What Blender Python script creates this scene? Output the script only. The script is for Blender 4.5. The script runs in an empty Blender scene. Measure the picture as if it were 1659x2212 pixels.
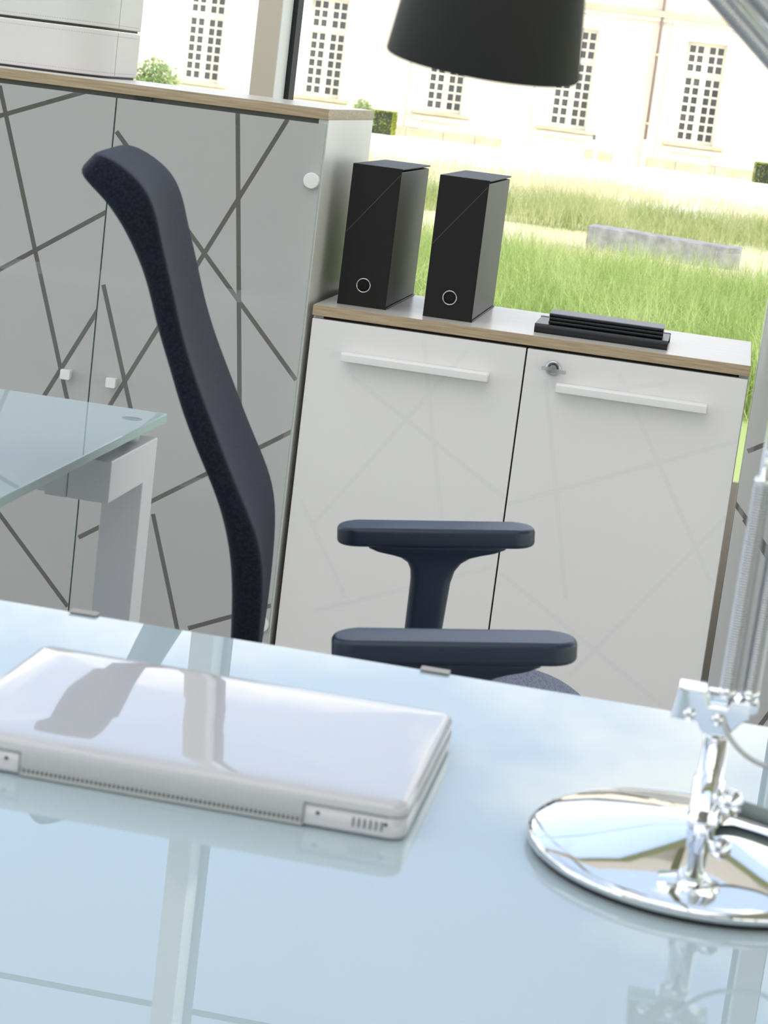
import bpy, bmesh, math, random
import numpy as np
from mathutils import Vector, Matrix
C = bpy.context.scene.collection
SC = bpy.context.scene
R = math.radians

# ------------------------------------------------------------------ camera
YAW, PITCH, ROLL = 0.1473, -0.2029, -0.1236
cyw, syw, cpt, spt, crl, srl = math.cos(YAW), math.sin(YAW), math.cos(PITCH), math.sin(PITCH), math.cos(ROLL), math.sin(ROLL)
RZ = Matrix(((cyw, -syw, 0), (syw, cyw, 0), (0, 0, 1)))
RX = Matrix(((1, 0, 0), (0, cpt, -spt), (0, spt, cpt)))
RY = Matrix(((crl, 0, srl), (0, 1, 0), (-srl, 0, crl)))
RM = RZ @ RX @ RY
right, fwd, up = RM.col[0], RM.col[1], RM.col[2]
cam_data = bpy.data.cameras.new('camera')
cam = bpy.data.objects.new('camera', cam_data)
C.objects.link(cam)
cam.matrix_world = Matrix(((right.x, up.x, -fwd.x, 0.7417), (right.y, up.y, -fwd.y, -3.8022), (right.z, up.z, -fwd.z, 1.2272), (0, 0, 0, 1)))
cam_data.sensor_fit = 'HORIZONTAL'
cam_data.sensor_width = 36
cam_data.lens = 36 * 4570.4 / 1659
cam_data.clip_start = 0.05
cam_data.clip_end = 400
cam_data.dof.use_dof = True
cam_data.dof.focus_distance = 4.4
cam_data.dof.aperture_fstop = cam_data.lens / 4.0
SC.camera = cam

# ------------------------------------------------------------------ world, sun, exposure
SC.view_settings.view_transform = 'Standard'
SC.view_settings.look = 'None'
SC.view_settings.gamma = 1
SC.view_settings.use_curve_mapping = False
SC.view_settings.exposure = 0.0
SC.cycles.use_denoising = True
SC.cycles.max_bounces = 12
SC.cycles.transparent_max_bounces = 16
SC.cycles.caustics_reflective = False
SC.cycles.caustics_refractive = False

w = bpy.data.worlds.new('sky')
SC.world = w
w.use_nodes = True
nt = w.node_tree
nt.nodes.clear()


def N(t, kind, **kw):
    n = t.nodes.new(kind)
    for k, v in kw.items():
        if k == 'inp':
            for a, b in v.items():
                n.inputs[a].default_value = b
        else:
            setattr(n, k, v)
    return n


out = N(nt, 'ShaderNodeOutputWorld')
bg = N(nt, 'ShaderNodeBackground', inp={'Strength': 1.0})
tc = N(nt, 'ShaderNodeTexCoord')
sep = N(nt, 'ShaderNodeSeparateXYZ')
nt.links.new(tc.outputs['Generated'], sep.inputs[0])
grad = N(nt, 'ShaderNodeValToRGB')
e = grad.color_ramp.elements
e[0].position = 0.0; e[0].color = (2.0, 2.0, 2.05, 1)
e[1].position = 1.0; e[1].color = (0.80, 0.94, 1.20, 1)
el = e.new(0.62); el.color = (0.76, 0.96, 1.32, 1)
el = e.new(0.34); el.color = (1.10, 1.38, 1.98, 1)
nt.links.new(sep.outputs[2], grad.inputs[0])
den = N(nt, 'ShaderNodeMath', operation='ADD', inp={1: 0.25})
nt.links.new(sep.outputs[2], den.inputs[0])
div = N(nt, 'ShaderNodeVectorMath', operation='SCALE')
inv = N(nt, 'ShaderNodeMath', operation='DIVIDE', inp={0: 1.0})
nt.links.new(den.outputs[0], inv.inputs[1])
nt.links.new(tc.outputs['Generated'], div.inputs[0])
nt.links.new(inv.outputs[0], div.inputs['Scale'])

mp = N(nt, 'ShaderNodeMapping', inp={'Location': (5.48, 3.08, 0.0), 'Scale': (1, 1, 0.4)})
nt.links.new(div.outputs[0], mp.inputs[0])
cn = N(nt, 'ShaderNodeTexNoise', inp={'Scale': 1.6, 'Detail': 7, 'Roughness': 0.55})
nt.links.new(mp.outputs[0], cn.inputs['Vector'])
cr = N(nt, 'ShaderNodeMapRange', inp={'From Min': 0.50, 'From Max': 0.62})
nt.links.new(cn.outputs[0], cr.inputs[0])
mixc = N(nt, 'ShaderNodeMix', data_type='RGBA')
mixc.inputs['B'].default_value = (2.9, 2.72, 2.5, 1)
nt.links.new(cr.outputs[0], mixc.inputs['Factor'])
nt.links.new(grad.outputs[0], mixc.inputs['A'])
gm = N(nt, 'ShaderNodeMath', operation='LESS_THAN', inp={1: -0.02})
nt.links.new(sep.outputs[2], gm.inputs[0])
mixg = N(nt, 'ShaderNodeMix', data_type='RGBA')
mixg.inputs['B'].default_value = (0.6, 0.62, 0.5, 1)
nt.links.new(gm.outputs[0], mixg.inputs['Factor'])
nt.links.new(mixc.outputs['Result'], mixg.inputs['A'])
nt.links.new(mixg.outputs['Result'], bg.inputs[0])
nt.links.new(bg.outputs[0], out.inputs[0])

sd = bpy.data.lights.new('sun', 'SUN')
sd.energy = 4.6
sd.angle = R(0.6)
sd.color = (1.0, 0.95, 0.86)
sun = bpy.data.objects.new('sun', sd)
C.objects.link(sun)
sun.rotation_euler = Vector((0.75, -0.36, 0.56)).to_track_quat('Z', 'Y').to_euler()


# ------------------------------------------------------------------ materials
def pm(name, col, rough=0.5, metal=0.0, **kw):
    m = bpy.data.materials.new(name)
    m.use_nodes = True
    b = m.node_tree.nodes['Principled BSDF']
    b.inputs['Base Color'].default_value = (*col, 1)
    b.inputs['Roughness'].default_value = rough
    b.inputs['Metallic'].default_value = metal
    for k, v in kw.items():
        b.inputs[k].default_value = v
    return m


def noisy(m, scale=(1, 1, 1), nscale=5.0, c1=None, c2=None, lo=0.3, hi=0.7, bump=0.0, detail=4, dist=0.002, vor=False):
    """object-space noise that tints the base colour and/or bumps the surface"""
    t = m.node_tree
    b = t.nodes['Principled BSDF']
    tc_ = N(t, 'ShaderNodeTexCoord')
    mp_ = N(t, 'ShaderNodeMapping', inp={'Scale': scale})
    t.links.new(tc_.outputs['Object'], mp_.inputs[0])
    if vor:
        nz = N(t, 'ShaderNodeTexVoronoi', inp={'Scale': nscale})
    else:
        nz = N(t, 'ShaderNodeTexNoise', inp={'Scale': nscale, 'Detail': detail})
    t.links.new(mp_.outputs[0], nz.inputs['Vector'])
    if c1 is not None:
        rp = N(t, 'ShaderNodeValToRGB')
        rp.color_ramp.elements[0].position = lo
        rp.color_ramp.elements[1].position = hi
        rp.color_ramp.elements[0].color = (*c1, 1)
        rp.color_ramp.elements[1].color = (*c2, 1)
        t.links.new(nz.outputs[0], rp.inputs[0])
        t.links.new(rp.outputs[0], b.inputs['Base Color'])
    if bump:
        bp = N(t, 'ShaderNodeBump', inp={'Strength': bump, 'Distance': dist})
        t.links.new(nz.outputs[0], bp.inputs['Height'])
        t.links.new(bp.outputs[0], b.inputs['Normal'])
    return m


def stripe_mask(t, lines, width):
    """stripe mask: distance to a set of straight segments in object x/z"""
    tc_ = N(t, 'ShaderNodeTexCoord')
    sp = N(t, 'ShaderNodeSeparateXYZ')
    t.links.new(tc_.outputs['Object'], sp.inputs[0])
    prev = None
    for (x0, z0, x1, z1) in lines:
        L = math.hypot(x1 - x0, z1 - z0)
        ux, uz = (x1 - x0) / L, (z1 - z0) / L
        # signed distance = (x-x0)*(-uz) + (z-z0)*ux ; along = (x-x0)*ux+(z-z0)*uz
        a = N(t, 'ShaderNodeMath', operation='MULTIPLY', inp={1: -uz}); t.links.new(sp.outputs[0], a.inputs[0])
        b = N(t, 'ShaderNodeMath', operation='MULTIPLY_ADD', inp={1: ux}); t.links.new(sp.outputs[2], b.inputs[0]); t.links.new(a.outputs[0], b.inputs[2])
        c = N(t, 'ShaderNodeMath', operation='SUBTRACT', inp={1: -x0 * uz + z0 * ux}); t.links.new(b.outputs[0], c.inputs[0])
        d = N(t, 'ShaderNodeMath', operation='ABSOLUTE'); t.links.new(c.outputs[0], d.inputs[0])
        f = N(t, 'ShaderNodeMath', operation='LESS_THAN', inp={1: width / 2}); t.links.new(d.outputs[0], f.inputs[0])
        a2 = N(t, 'ShaderNodeMath', operation='MULTIPLY', inp={1: ux}); t.links.new(sp.outputs[0], a2.inputs[0])
        b2 = N(t, 'ShaderNodeMath', operation='MULTIPLY_ADD', inp={1: uz}); t.links.new(sp.outputs[2], b2.inputs[0]); t.links.new(a2.outputs[0], b2.inputs[2])
        c2 = N(t, 'ShaderNodeMath', operation='SUBTRACT', inp={1: x0 * ux + z0 * uz + L / 2}); t.links.new(b2.outputs[0], c2.inputs[0])
        d2 = N(t, 'ShaderNodeMath', operation='ABSOLUTE'); t.links.new(c2.outputs[0], d2.inputs[0])
        f2 = N(t, 'ShaderNodeMath', operation='LESS_THAN', inp={1: L / 2}); t.links.new(d2.outputs[0], f2.inputs[0])
        g = N(t, 'ShaderNodeMath', operation='MULTIPLY'); t.links.new(f.outputs[0], g.inputs[0]); t.links.new(f2.outputs[0], g.inputs[1])
        if prev is None:
            prev = g
        else:
            h = N(t, 'ShaderNodeMath', operation='MAXIMUM'); t.links.new(prev.outputs[0], h.inputs[0]); t.links.new(g.outputs[0], h.inputs[1])
            prev = h
    return prev.outputs[0]


def frosted_glass(name, lines):
    m = bpy.data.materials.new(name)
    m.use_nodes = True
    t = m.node_tree
    t.nodes.clear()
    o = N(t, 'ShaderNodeOutputMaterial')
    back = N(t, 'ShaderNodeBsdfDiffuse', inp={'Color': (0.79, 0.79, 0.765, 1)})
    trl = N(t, 'ShaderNodeBsdfTranslucent', inp={'Color': (0.79, 0.79, 0.765, 1)})
    m1 = N(t, 'ShaderNodeMixShader', inp={0: 0.40})
    t.links.new(back.outputs[0], m1.inputs[1]); t.links.new(trl.outputs[0], m1.inputs[2])
    see = N(t, 'ShaderNodeBsdfTransparent', inp={'Color': (0.92, 0.94, 0.92, 1)})
    satin = N(t, 'ShaderNodeBsdfDiffuse', inp={'Color': (0.42, 0.40, 0.36, 1)})
    clear = N(t, 'ShaderNodeMixShader', inp={0: 0.24})
    t.links.new(see.outputs[0], clear.inputs[1]); t.links.new(satin.outputs[0], clear.inputs[2])
    m2 = N(t, 'ShaderNodeMixShader')
    t.links.new(stripe_mask(t, lines, 0.0085), m2.inputs[0])
    t.links.new(m1.outputs[0], m2.inputs[1]); t.links.new(clear.outputs[0], m2.inputs[2])
    gl = N(t, 'ShaderNodeBsdfGlossy', inp={'Roughness': 0.02})
    fr = N(t, 'ShaderNodeFresnel', inp={'IOR': 1.5})
    m3 = N(t, 'ShaderNodeMixShader')
    t.links.new(fr.outputs[0], m3.inputs[0])
    t.links.new(m2.outputs[0], m3.inputs[1]); t.links.new(gl.outputs[0], m3.inputs[2])
    t.links.new(m3.outputs[0], o.inputs[0])
    return m


def thin_glass(name, tint=(0.96, 0.98, 0.97)):
    m = bpy.data.materials.new(name)
    m.use_nodes = True
    t = m.node_tree
    t.nodes.clear()
    o = N(t, 'ShaderNodeOutputMaterial')
    tr = N(t, 'ShaderNodeBsdfTransparent', inp={'Color': (*tint, 1)})
    gl = N(t, 'ShaderNodeBsdfGlossy', inp={'Roughness': 0.0})
    # reflection by the angle at which the pane is met, the same from both faces
    lw = N(t, 'ShaderNodeLayerWeight', inp={'Blend': 0.22})
    mr = N(t, 'ShaderNodeMapRange', inp={'To Min': 0.02, 'To Max': 0.8})
    t.links.new(lw.outputs['Fresnel'], mr.inputs[0])
    geo = N(t, 'ShaderNodeNewGeometry')
    dp = N(t, 'ShaderNodeVectorMath', operation='DOT_PRODUCT')
    t.links.new(geo.outputs['Normal'], dp.inputs[0]); t.links.new(geo.outputs['Incoming'], dp.inputs[1])
    ab = N(t, 'ShaderNodeMath', operation='ABSOLUTE'); t.links.new(dp.outputs['Value'], ab.inputs[0])
    om = N(t, 'ShaderNodeMath', operation='SUBTRACT', inp={0: 1.0}); t.links.new(ab.outputs[0], om.inputs[1])
    pw = N(t, 'ShaderNodeMath', operation='POWER', inp={1: 5.0}); t.links.new(om.outputs[0], pw.inputs[0])
    ma = N(t, 'ShaderNodeMath', operation='MULTIPLY_ADD', inp={1: 0.9, 2: 0.04}); t.links.new(pw.outputs[0], ma.inputs[0])
    mx = N(t, 'ShaderNodeMixShader')
    t.links.new(ma.outputs[0], mx.inputs[0])
    t.links.new(tr.outputs[0], mx.inputs[1]); t.links.new(gl.outputs[0], mx.inputs[2])
    t.links.new(mx.outputs[0], o.inputs[0])
    return m


M = {}
M['white'] = pm('white_lacquer', (0.82, 0.80, 0.775), 0.35)
M['white_gloss'] = pm('white_plastic', (0.85, 0.835, 0.81), 0.25)
M['inner'] = pm('cabinet_inside', (0.72, 0.69, 0.63), 0.7)
M['shelf'] = pm('shelf_white', (0.88, 0.87, 0.85), 0.5)
M['shadow_gap'] = pm('dark_gap', (0.03, 0.03, 0.03), 0.8)
M['taupe'] = pm('taupe_strip', (0.17, 0.165, 0.145), 0.6)
M['oak'] = noisy(pm('oak_edge', (0.5, 0.4, 0.27), 0.45), (2.0, 8, 60), 6.0, (0.34, 0.25, 0.145), (0.52, 0.41, 0.27), 0.3, 0.7, detail=8)
M['oak_sky_top'] = noisy(pm('oak_sky_sheen', (0.62, 0.55, 0.46), 0.26), (2.0, 40, 40), 5.0, (0.66, 0.60, 0.53), (0.76, 0.70, 0.63), 0.3, 0.7, detail=8)  # top face paler than the edges, sky reflection put into the colour
M['black_card'] = noisy(pm('black_card', (0.0125, 0.0115, 0.011), 0.5, **{'Specular IOR Level': 0.25}), (1, 1, 1), 900, bump=0.04)
M['grey_cloth'] = noisy(pm('grey_book_cloth', (0.055, 0.055, 0.057), 0.55), (1, 1, 1), 1.0, (0.07, 0.065, 0.063), (0.11, 0.105, 0.10))
M['chrome'] = pm('chrome', (0.86, 0.87, 0.88), 0.035, 1.0)
M['steel'] = pm('brushed_steel', (0.62, 0.62, 0.63), 0.28, 1.0)
M['nickel'] = pm('nickel', (0.7, 0.68, 0.62), 0.25, 1.0)
M['thread'] = pm('grey_seam', (0.16, 0.155, 0.15), 0.6)
M['hole'] = pm('dark_hole', (0.002, 0.002, 0.002), 0.9)
M['shade'] = pm('black_shade', (0.022, 0.020, 0.0205), 0.6, **{'Specular IOR Level': 0.3})
M['navy_plastic'] = noisy(pm('navy_plastic', (0.016, 0.0245, 0.050), 0.38), (1, 1, 1), 1500, bump=0.12, dist=0.0006)
M['leather'] = noisy(pm('white_leather', (0.76, 0.74, 0.72), 0.42), (1, 1, 1), 700, bump=0.08, dist=0.0005)
M['stitch'] = pm('grey_thread', (0.42, 0.40, 0.37), 0.8)
M['notebook'] = pm('black_oilcloth', (0.008, 0.009, 0.011), 0.33)
M['paper'] = pm('cream_paper', (0.75, 0.72, 0.63), 0.8)
M['laptop'] = pm('white_polycarbonate', (0.62, 0.605, 0.605), 0.03, **{'IOR': 1.55})
M['laptop_matt'] = pm('matt_white_plastic', (0.52, 0.51, 0.49), 0.45)
M['vent'] = pm('dark_grey_plastic', (0.05, 0.05, 0.05), 0.6)
M['gasket'] = pm('black_rubber', (0.02, 0.02, 0.022), 0.7)
M['column'] = pm('beige_paint', (0.59, 0.52, 0.425), 0.5)
M['sill_and_lit_side'] = pm('white_sill_lit_side', (0.80, 0.80, 0.80), 0.4)  # white of the sills, and of post sides painted as if lit
M['beam'] = pm('taupe_beam', (0.30, 0.27, 0.23), 0.5)
M['beam_light'] = pm('pale_taupe', (0.55, 0.50, 0.44), 0.6)
M['ceiling'] = pm('white_ceiling', (0.80, 0.79, 0.77), 0.8)
M['floor'] = noisy(pm('grey_floor', (0.45, 0.44, 0.42), 0.5), (1, 1, 1), 3, (0.42, 0.41, 0.39), (0.5, 0.49, 0.47))
M['wall'] = pm('white_wall', (0.78, 0.77, 0.75), 0.8)
M['glass'] = thin_glass('window_glass')
M['cable'] = pm('grey_cable', (0.55, 0.55, 0.53), 0.5)
M['key'] = pm('clear_key', (0.8, 0.82, 0.82), 0.1, **{'Transmission Weight': 0.7})
M['desk'] = pm('lacquered_glass', (0.505, 0.60, 0.615), 0.0, **{'IOR': 1.52})
M['desk_edge'] = pm('glass_edge', (0.42, 0.62, 0.57), 0.08, **{'IOR': 1.52})
M['desk_white'] = pm('white_desk_frame', (0.80, 0.80, 0.82), 0.18)
M['disc'] = pm('grey_disc', (0.28, 0.36, 0.36), 0.2)
M['facade'] = noisy(pm('limestone', (0.76, 0.71, 0.60), 0.9), (1, 1, 1), 0.8, (0.72, 0.66, 0.54), (0.80, 0.75, 0.64))
M['stone_dark'] = noisy(pm('warm_stone', (0.66, 0.58, 0.44), 0.9), (1, 1, 1), 2.5, (0.50, 0.42, 0.28), (0.66, 0.58, 0.43))
M['win_frame'] = pm('cream_paint', (0.78, 0.74, 0.62), 0.5)
M['win_pane'] = pm('old_pane', (0.085, 0.085, 0.09), 0.08)
M['pipe'] = pm('brown_pipe', (0.26, 0.19, 0.17), 0.6)
M['slate'] = pm('slate', (0.12, 0.13, 0.15), 0.7)
M['rock'] = noisy(pm('grey_granite', (0.36, 0.36, 0.36), 0.85), (1, 1, 1), 9, (0.20, 0.20, 0.205), (0.36, 0.36, 0.365), bump=0.3, dist=0.02)
M['post'] = pm('pale_post', (0.62, 0.63, 0.65), 0.5)


def fabric(name, base, scale):
    m = pm(name, base, 0.75, **{'Specular IOR Level': 0.2, 'Sheen Weight': 0.07, 'Sheen Roughness': 0.4})
    m.node_tree.nodes['Principled BSDF'].inputs['Sheen Tint'].default_value = (0.55, 0.6, 0.85, 1)
    noisy(m, (1, 1, 1), scale, tuple(v * 1.45 for v in base), tuple(v * 0.45 for v in base), 0.1, 0.75, bump=0.5, vor=True, dist=0.001)
    return m


M['navy_mesh'] = fabric('navy_knit_mesh', (0.0085, 0.0105, 0.0210), 330)
M['seat_fabric'] = fabric('blue_grey_fabric', (0.24, 0.26, 0.33), 500)


def foliage(name, c1, c2, rough=0.7):
    m = pm(name, c1, rough)
    t = m.node_tree
    b = t.nodes['Principled BSDF']
    oi = N(t, 'ShaderNodeTexCoord')
    nz = N(t, 'ShaderNodeTexNoise', inp={'Scale': 2.2, 'Detail': 5})
    t.links.new(oi.outputs['Object'], nz.inputs['Vector'])
    rp = N(t, 'ShaderNodeValToRGB')
    rp.color_ramp.elements[0].position = 0.35
    rp.color_ramp.elements[1].position = 0.65
    rp.color_ramp.elements[0].color = (*c1, 1)
    rp.color_ramp.elements[1].color = (*c2, 1)
    t.links.new(nz.outputs[0], rp.inputs[0])
    t.links.new(rp.outputs[0], b.inputs['Base Color'])
    tl = N(t, 'ShaderNodeBsdfTranslucent')
    t.links.new(rp.outputs[0], tl.inputs[0])
    mx = N(t, 'ShaderNodeMixShader', inp={0: 0.35})
    t.links.new(b.outputs[0], mx.inputs[1]); t.links.new(tl.outputs[0], mx.inputs[2])
    t.links.new(mx.outputs[0], t.nodes['Material Output'].inputs[0])
    return m


M['grass'] = foliage('feather_grass', (0.28, 0.41, 0.09), (0.56, 0.63, 0.26))
M['meadow'] = foliage('meadow_grass', (0.26, 0.34, 0.10), (0.54, 0.53, 0.28))
M['dry_grass'] = foliage('dry_grass', (0.62, 0.55, 0.34), (0.74, 0.68, 0.46))
M['shrub'] = foliage('grey_green_leaves', (0.22, 0.34, 0.12), (0.42, 0.50, 0.22))
M['box_leaf'] = foliage('box_leaves', (0.22, 0.30, 0.03), (0.46, 0.48, 0.05))
M['hedge_shade'] = foliage('shaded_hedge_core', (0.035, 0.05, 0.03), (0.08, 0.10, 0.05))


# ------------------------------------------------------------------ mesh helpers
def obj(name, bm, mat, parent=None, smooth=False, bevel=0.0, seg=2, sub=0):
    me = bpy.data.meshes.new(name)
    bm.to_mesh(me)
    bm.free()
    o = bpy.data.objects.new(name, me)
    C.objects.link(o)
    if mat is not None:
        for mm in (mat if isinstance(mat, (list, tuple)) else [mat]):
            me.materials.append(mm)
    if parent is not None:
        o.parent = parent
    if bevel:
        md = o.modifiers.new('bevel', 'BEVEL')
        md.width = bevel
        md.segments = seg
        md.limit_method = 'ANGLE'
        md.angle_limit = R(40)
        md.harden_normals = False
    if sub:
        md = o.modifiers.new('sub', 'SUBSURF')
        md.levels = sub
        md.render_levels = sub
    if smooth or bevel or sub:
        for p in me.polygons:
            p.use_smooth = True
    if bevel and not sub:
        md = o.modifiers.new('wn', 'WEIGHTED_NORMAL')
        md.keep_sharp = False
    return o


def root(name, label, cat, loc=(0, 0, 0), rz=0.0, group=None):
    o = bpy.data.objects.new(name, None)
    C.objects.link(o)
    o.empty_display_size = 0.05
    o.location = loc
    o.rotation_euler = (0, 0, rz)
    return tag(o, label, cat, group)


def tag(o, label, cat, group=None, kind=None):
    o['label'] = label
    o['category'] = cat
    if group:
        o['group'] = group
    if kind:
        o['kind'] = kind
    return o


def struct(o, label=None):
    o['kind'] = 'structure'
    if label:
        o['label'] = label
    return o


def box(bm, x0, x1, y0, y1, z0, z1, mi=0, top_mi=None):
    vs = [bm.verts.new(p) for p in ((x0, y0, z0), (x1, y0, z0), (x1, y1, z0), (x0, y1, z0), (x0, y0, z1), (x1, y0, z1), (x1, y1, z1), (x0, y1, z1))]
    for k, q in enumerate(((3, 2, 1, 0), (4, 5, 6, 7), (0, 1, 5, 4), (1, 2, 6, 5), (2, 3, 7, 6), (3, 0, 4, 7))):
        f = bm.faces.new([vs[i] for i in q])
        f.material_index = top_mi if (top_mi is not None and k == 1) else mi
    return vs


def B(*a, **k):
    bm = bmesh.new()
    box(bm, *a, **k)
    return bm


def prism(bm, pts, y0, y1, axis='y', mi=0):
    """extrude a polygon given in the plane across an axis"""
    def P(a, b, t):
        return {'y': (a, t, b), 'z': (a, b, t), 'x': (t, a, b)}[axis]
    A = [bm.verts.new(P(a, b, y0)) for a, b in pts]
    D = [bm.verts.new(P(a, b, y1)) for a, b in pts]
    n = len(pts)
    fs = [bm.faces.new(A), bm.faces.new(D[::-1])]
    for i in range(n):
        fs.append(bm.faces.new((A[i], A[(i + 1) % n], D[(i + 1) % n], D[i])))
    for f in fs:
        f.material_index = mi
    bmesh.ops.recalc_face_normals(bm, faces=fs)


def rrect(x0, x1, y0, y1, r, n=6):
    pts = []
    for cx, cy, a0 in ((x1 - r, y1 - r, 0), (x0 + r, y1 - r, 90), (x0 + r, y0 + r, 180), (x1 - r, y0 + r, 270)):
        for i in range(n + 1):
            a = R(a0 + 90 * i / n)
            pts.append((cx + r * math.cos(a), cy + r * math.sin(a)))
    return pts


def lathe(bm, prof, n=48, mat=Matrix.Identity(4), mi=0):
    """prof = [(r, z)...] about z; mat places it"""
    rings = []
    for r, z in prof:
        if r < 1e-6:
            rings.append([bm.verts.new(mat @ Vector((0, 0, z)))])
        else:
            rings.append([bm.verts.new(mat @ Vector((r * math.cos(2 * math.pi * i / n), r * math.sin(2 * math.pi * i / n), z))) for i in range(n)])
    for a, b in zip(rings, rings[1:]):
        for i in range(n):
            j = (i + 1) % n
            if len(a) == 1 and len(b) == 1:
                continue
            if len(a) == 1:
                f = bm.faces.new((a[0], b[j], b[i]))
            elif len(b) == 1:
                f = bm.faces.new((a[i], a[j], b[0]))
            else:
                f = bm.faces.new((a[i], a[j], b[j], b[i]))
            f.material_index = mi
            f.smooth = True


def tube(bm, pts, rad, n=12, cap=True):
    pts = [Vector(p) for p in pts]
    rads = rad if isinstance(rad, (list, tuple)) else [rad] * len(pts)
    rings = []
    ref = None
    for i, p in enumerate(pts):
        d = (pts[min(i + 1, len(pts) - 1)] - pts[max(i - 1, 0)]).normalized()
        if ref is None:
            ref = d.orthogonal().normalized()
        ref = (ref - d * ref.dot(d)).normalized()
        s = d.cross(ref)
        rings.append([bm.verts.new(p + rads[i] * (ref * math.cos(2 * math.pi * k / n) + s * math.sin(2 * math.pi * k / n))) for k in range(n)])
    for a, b in zip(rings, rings[1:]):
        for k in range(n):
            f = bm.faces.new((a[k], a[(k + 1) % n], b[(k + 1) % n], b[k]))
            f.smooth = True
    if cap:
        bm.faces.new(rings[0][::-1])
        bm.faces.new(rings[-1])


def T(*a, **k):
    bm = bmesh.new()
    tube(bm, *a, **k)
    return bm


def align(p0, p1):
    """matrix that puts the z axis on p0->p1 with origin at p0"""
    d = (Vector(p1) - Vector(p0)).normalized()
    return Matrix.Translation(Vector(p0)) @ d.to_track_quat('Z', 'Y').to_matrix().to_4x4()


def smoothcurve(pts, n=8):
    """Catmull-Rom through points"""
    P = [Vector(p) for p in pts]
    P = [2 * P[0] - P[1]] + P + [2 * P[-1] - P[-2]]
    res = []
    for i in range(1, len(P) - 2):
        for k in range(n):
            t = k / n
            a, b, c, d = P[i - 1], P[i], P[i + 1], P[i + 2]
            res.append(0.5 * ((2 * b) + (c - a) * t + (2 * a - 5 * b + 4 * c - d) * t * t + (3 * b - a - 3 * c + d) * t ** 3))
    res.append(P[-2])
    return res


# ================================================================== the setting
GLASS_Y = 0.73
CEIL = 3.3
X0, X1, Y0 = -5.0, 3.6, -8.5
fl = struct(obj('floor', B(X0 - 0.1, X1 + 0.1, Y0 - 0.1, GLASS_Y + 0.08, -0.12, 0.0), M['floor']))

# ceiling out of view, with a roof light added over the desks for brightness
SKX0, SKX1, SKY0, SKY1 = -4.7, 1.75, -8.0, 0.60
bm = bmesh.new()
box(bm, X0 - 0.1, SKX0, Y0 - 0.1, 0.765, CEIL, CEIL + 0.3)
box(bm, SKX1, X1 + 0.1, Y0 - 0.1, 0.765, CEIL, CEIL + 0.3)
box(bm, SKX0, SKX1, Y0 - 0.1, SKY0, CEIL, CEIL + 0.3)
box(bm, SKX0, SKX1, SKY1, 0.765, CEIL, CEIL + 0.3)
ceil = struct(obj('ceiling', bm, M['beam_light']))
nb = 6
for i in range(1, nb):
    x = SKX0 + (SKX1 - SKX0) * i / nb
    obj('roof_beam', B(x - 0.035, x + 0.035, SKY0, SKY1, CEIL + 0.02, CEIL + 0.2), M['beam'], ceil)
for i in range(1, 4):
    y = SKY0 + (SKY1 - SKY0) * i / 4
    obj('roof_bar', B(SKX0, SKX1, y - 0.03, y + 0.03, CEIL + 0.2, CEIL + 0.26), M['beam'], ceil)
bm = bmesh.new()
bmesh.ops.create_grid(bm, x_segments=1, y_segments=1, size=0.5)
bmesh.ops.scale(bm, verts=bm.verts, vec=(SKX1 - SKX0, SKY1 - SKY0, 1))
bmesh.ops.translate(bm, verts=bm.verts, vec=((SKX0 + SKX1) / 2, (SKY0 + SKY1) / 2, CEIL + 0.27))
obj('roof_pane', bm, M['glass'], ceil)
struct(obj('wall_right', B(X1, X1 + 0.1, Y0, GLASS_Y + 0.02, 1.62, CEIL), M['wall']))  # out of view, kept solid up here to block the sun


def quad(p0, p1, p2, p3):
    bm = bmesh.new()
    bm.faces.new([bm.verts.new(p) for p in (p0, p1, p2, p3)])
    return bm


# window_1: the glazed front behind the cabinets
w1 = bpy.data.objects.new('window_1', None)
C.objects.link(w1)
struct(w1, 'tall glazed front with slim beige posts and black gaskets')
posts = [-2.855, -1.567, -0.2785, 1.0095, 2.298]
for xc in posts:
    bm = bmesh.new()
    box(bm, xc - 0.0265, xc + 0.0265, 0.60, 0.70, 0, CEIL, mi=0)
    for f in bm.faces:
        if abs(f.calc_center_median().x - xc) > 0.02:
            f.material_index = 1  # side light put into the colour: side faces paler than the front
    obj('post', bm, [M['column'], M['sill_and_lit_side']], w1, bevel=0.0015, seg=1)
    obj('gasket', B(xc - 0.036, xc + 0.0362, 0.702, GLASS_Y + 0.025, 0, CEIL), M['gasket'], w1)
edges = [X0] + posts + [X1]
for a, b in zip(edges, edges[1:]):
    xa = a + 0.0362 if a != X0 else a
    xb = b - 0.036 if b != X1 else b
    for z0, z1 in ((0.03, 2.447), (2.457, CEIL)):
        obj('pane', quad((xa, GLASS_Y, z0), (xb, GLASS_Y, z0), (xb, GLASS_Y, z1), (xa, GLASS_Y, z1)), M['glass'], w1)
    obj('joint', B(xa, xb, GLASS_Y - 0.006, GLASS_Y + 0.006, 2.447, 2.457), M['gasket'], w1)
    obj('sill', B(xa, xb, GLASS_Y - 0.03, GLASS_Y + 0.03, 0.0, 0.03), M['sill_and_lit_side'], w1)

trim = struct(obj('trim_1', B(X0, X1, 0.704, 0.722, 0.0, 0.47), pm('taupe_upstand', (0.62, 0.54, 0.42), 0.6)))

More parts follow.
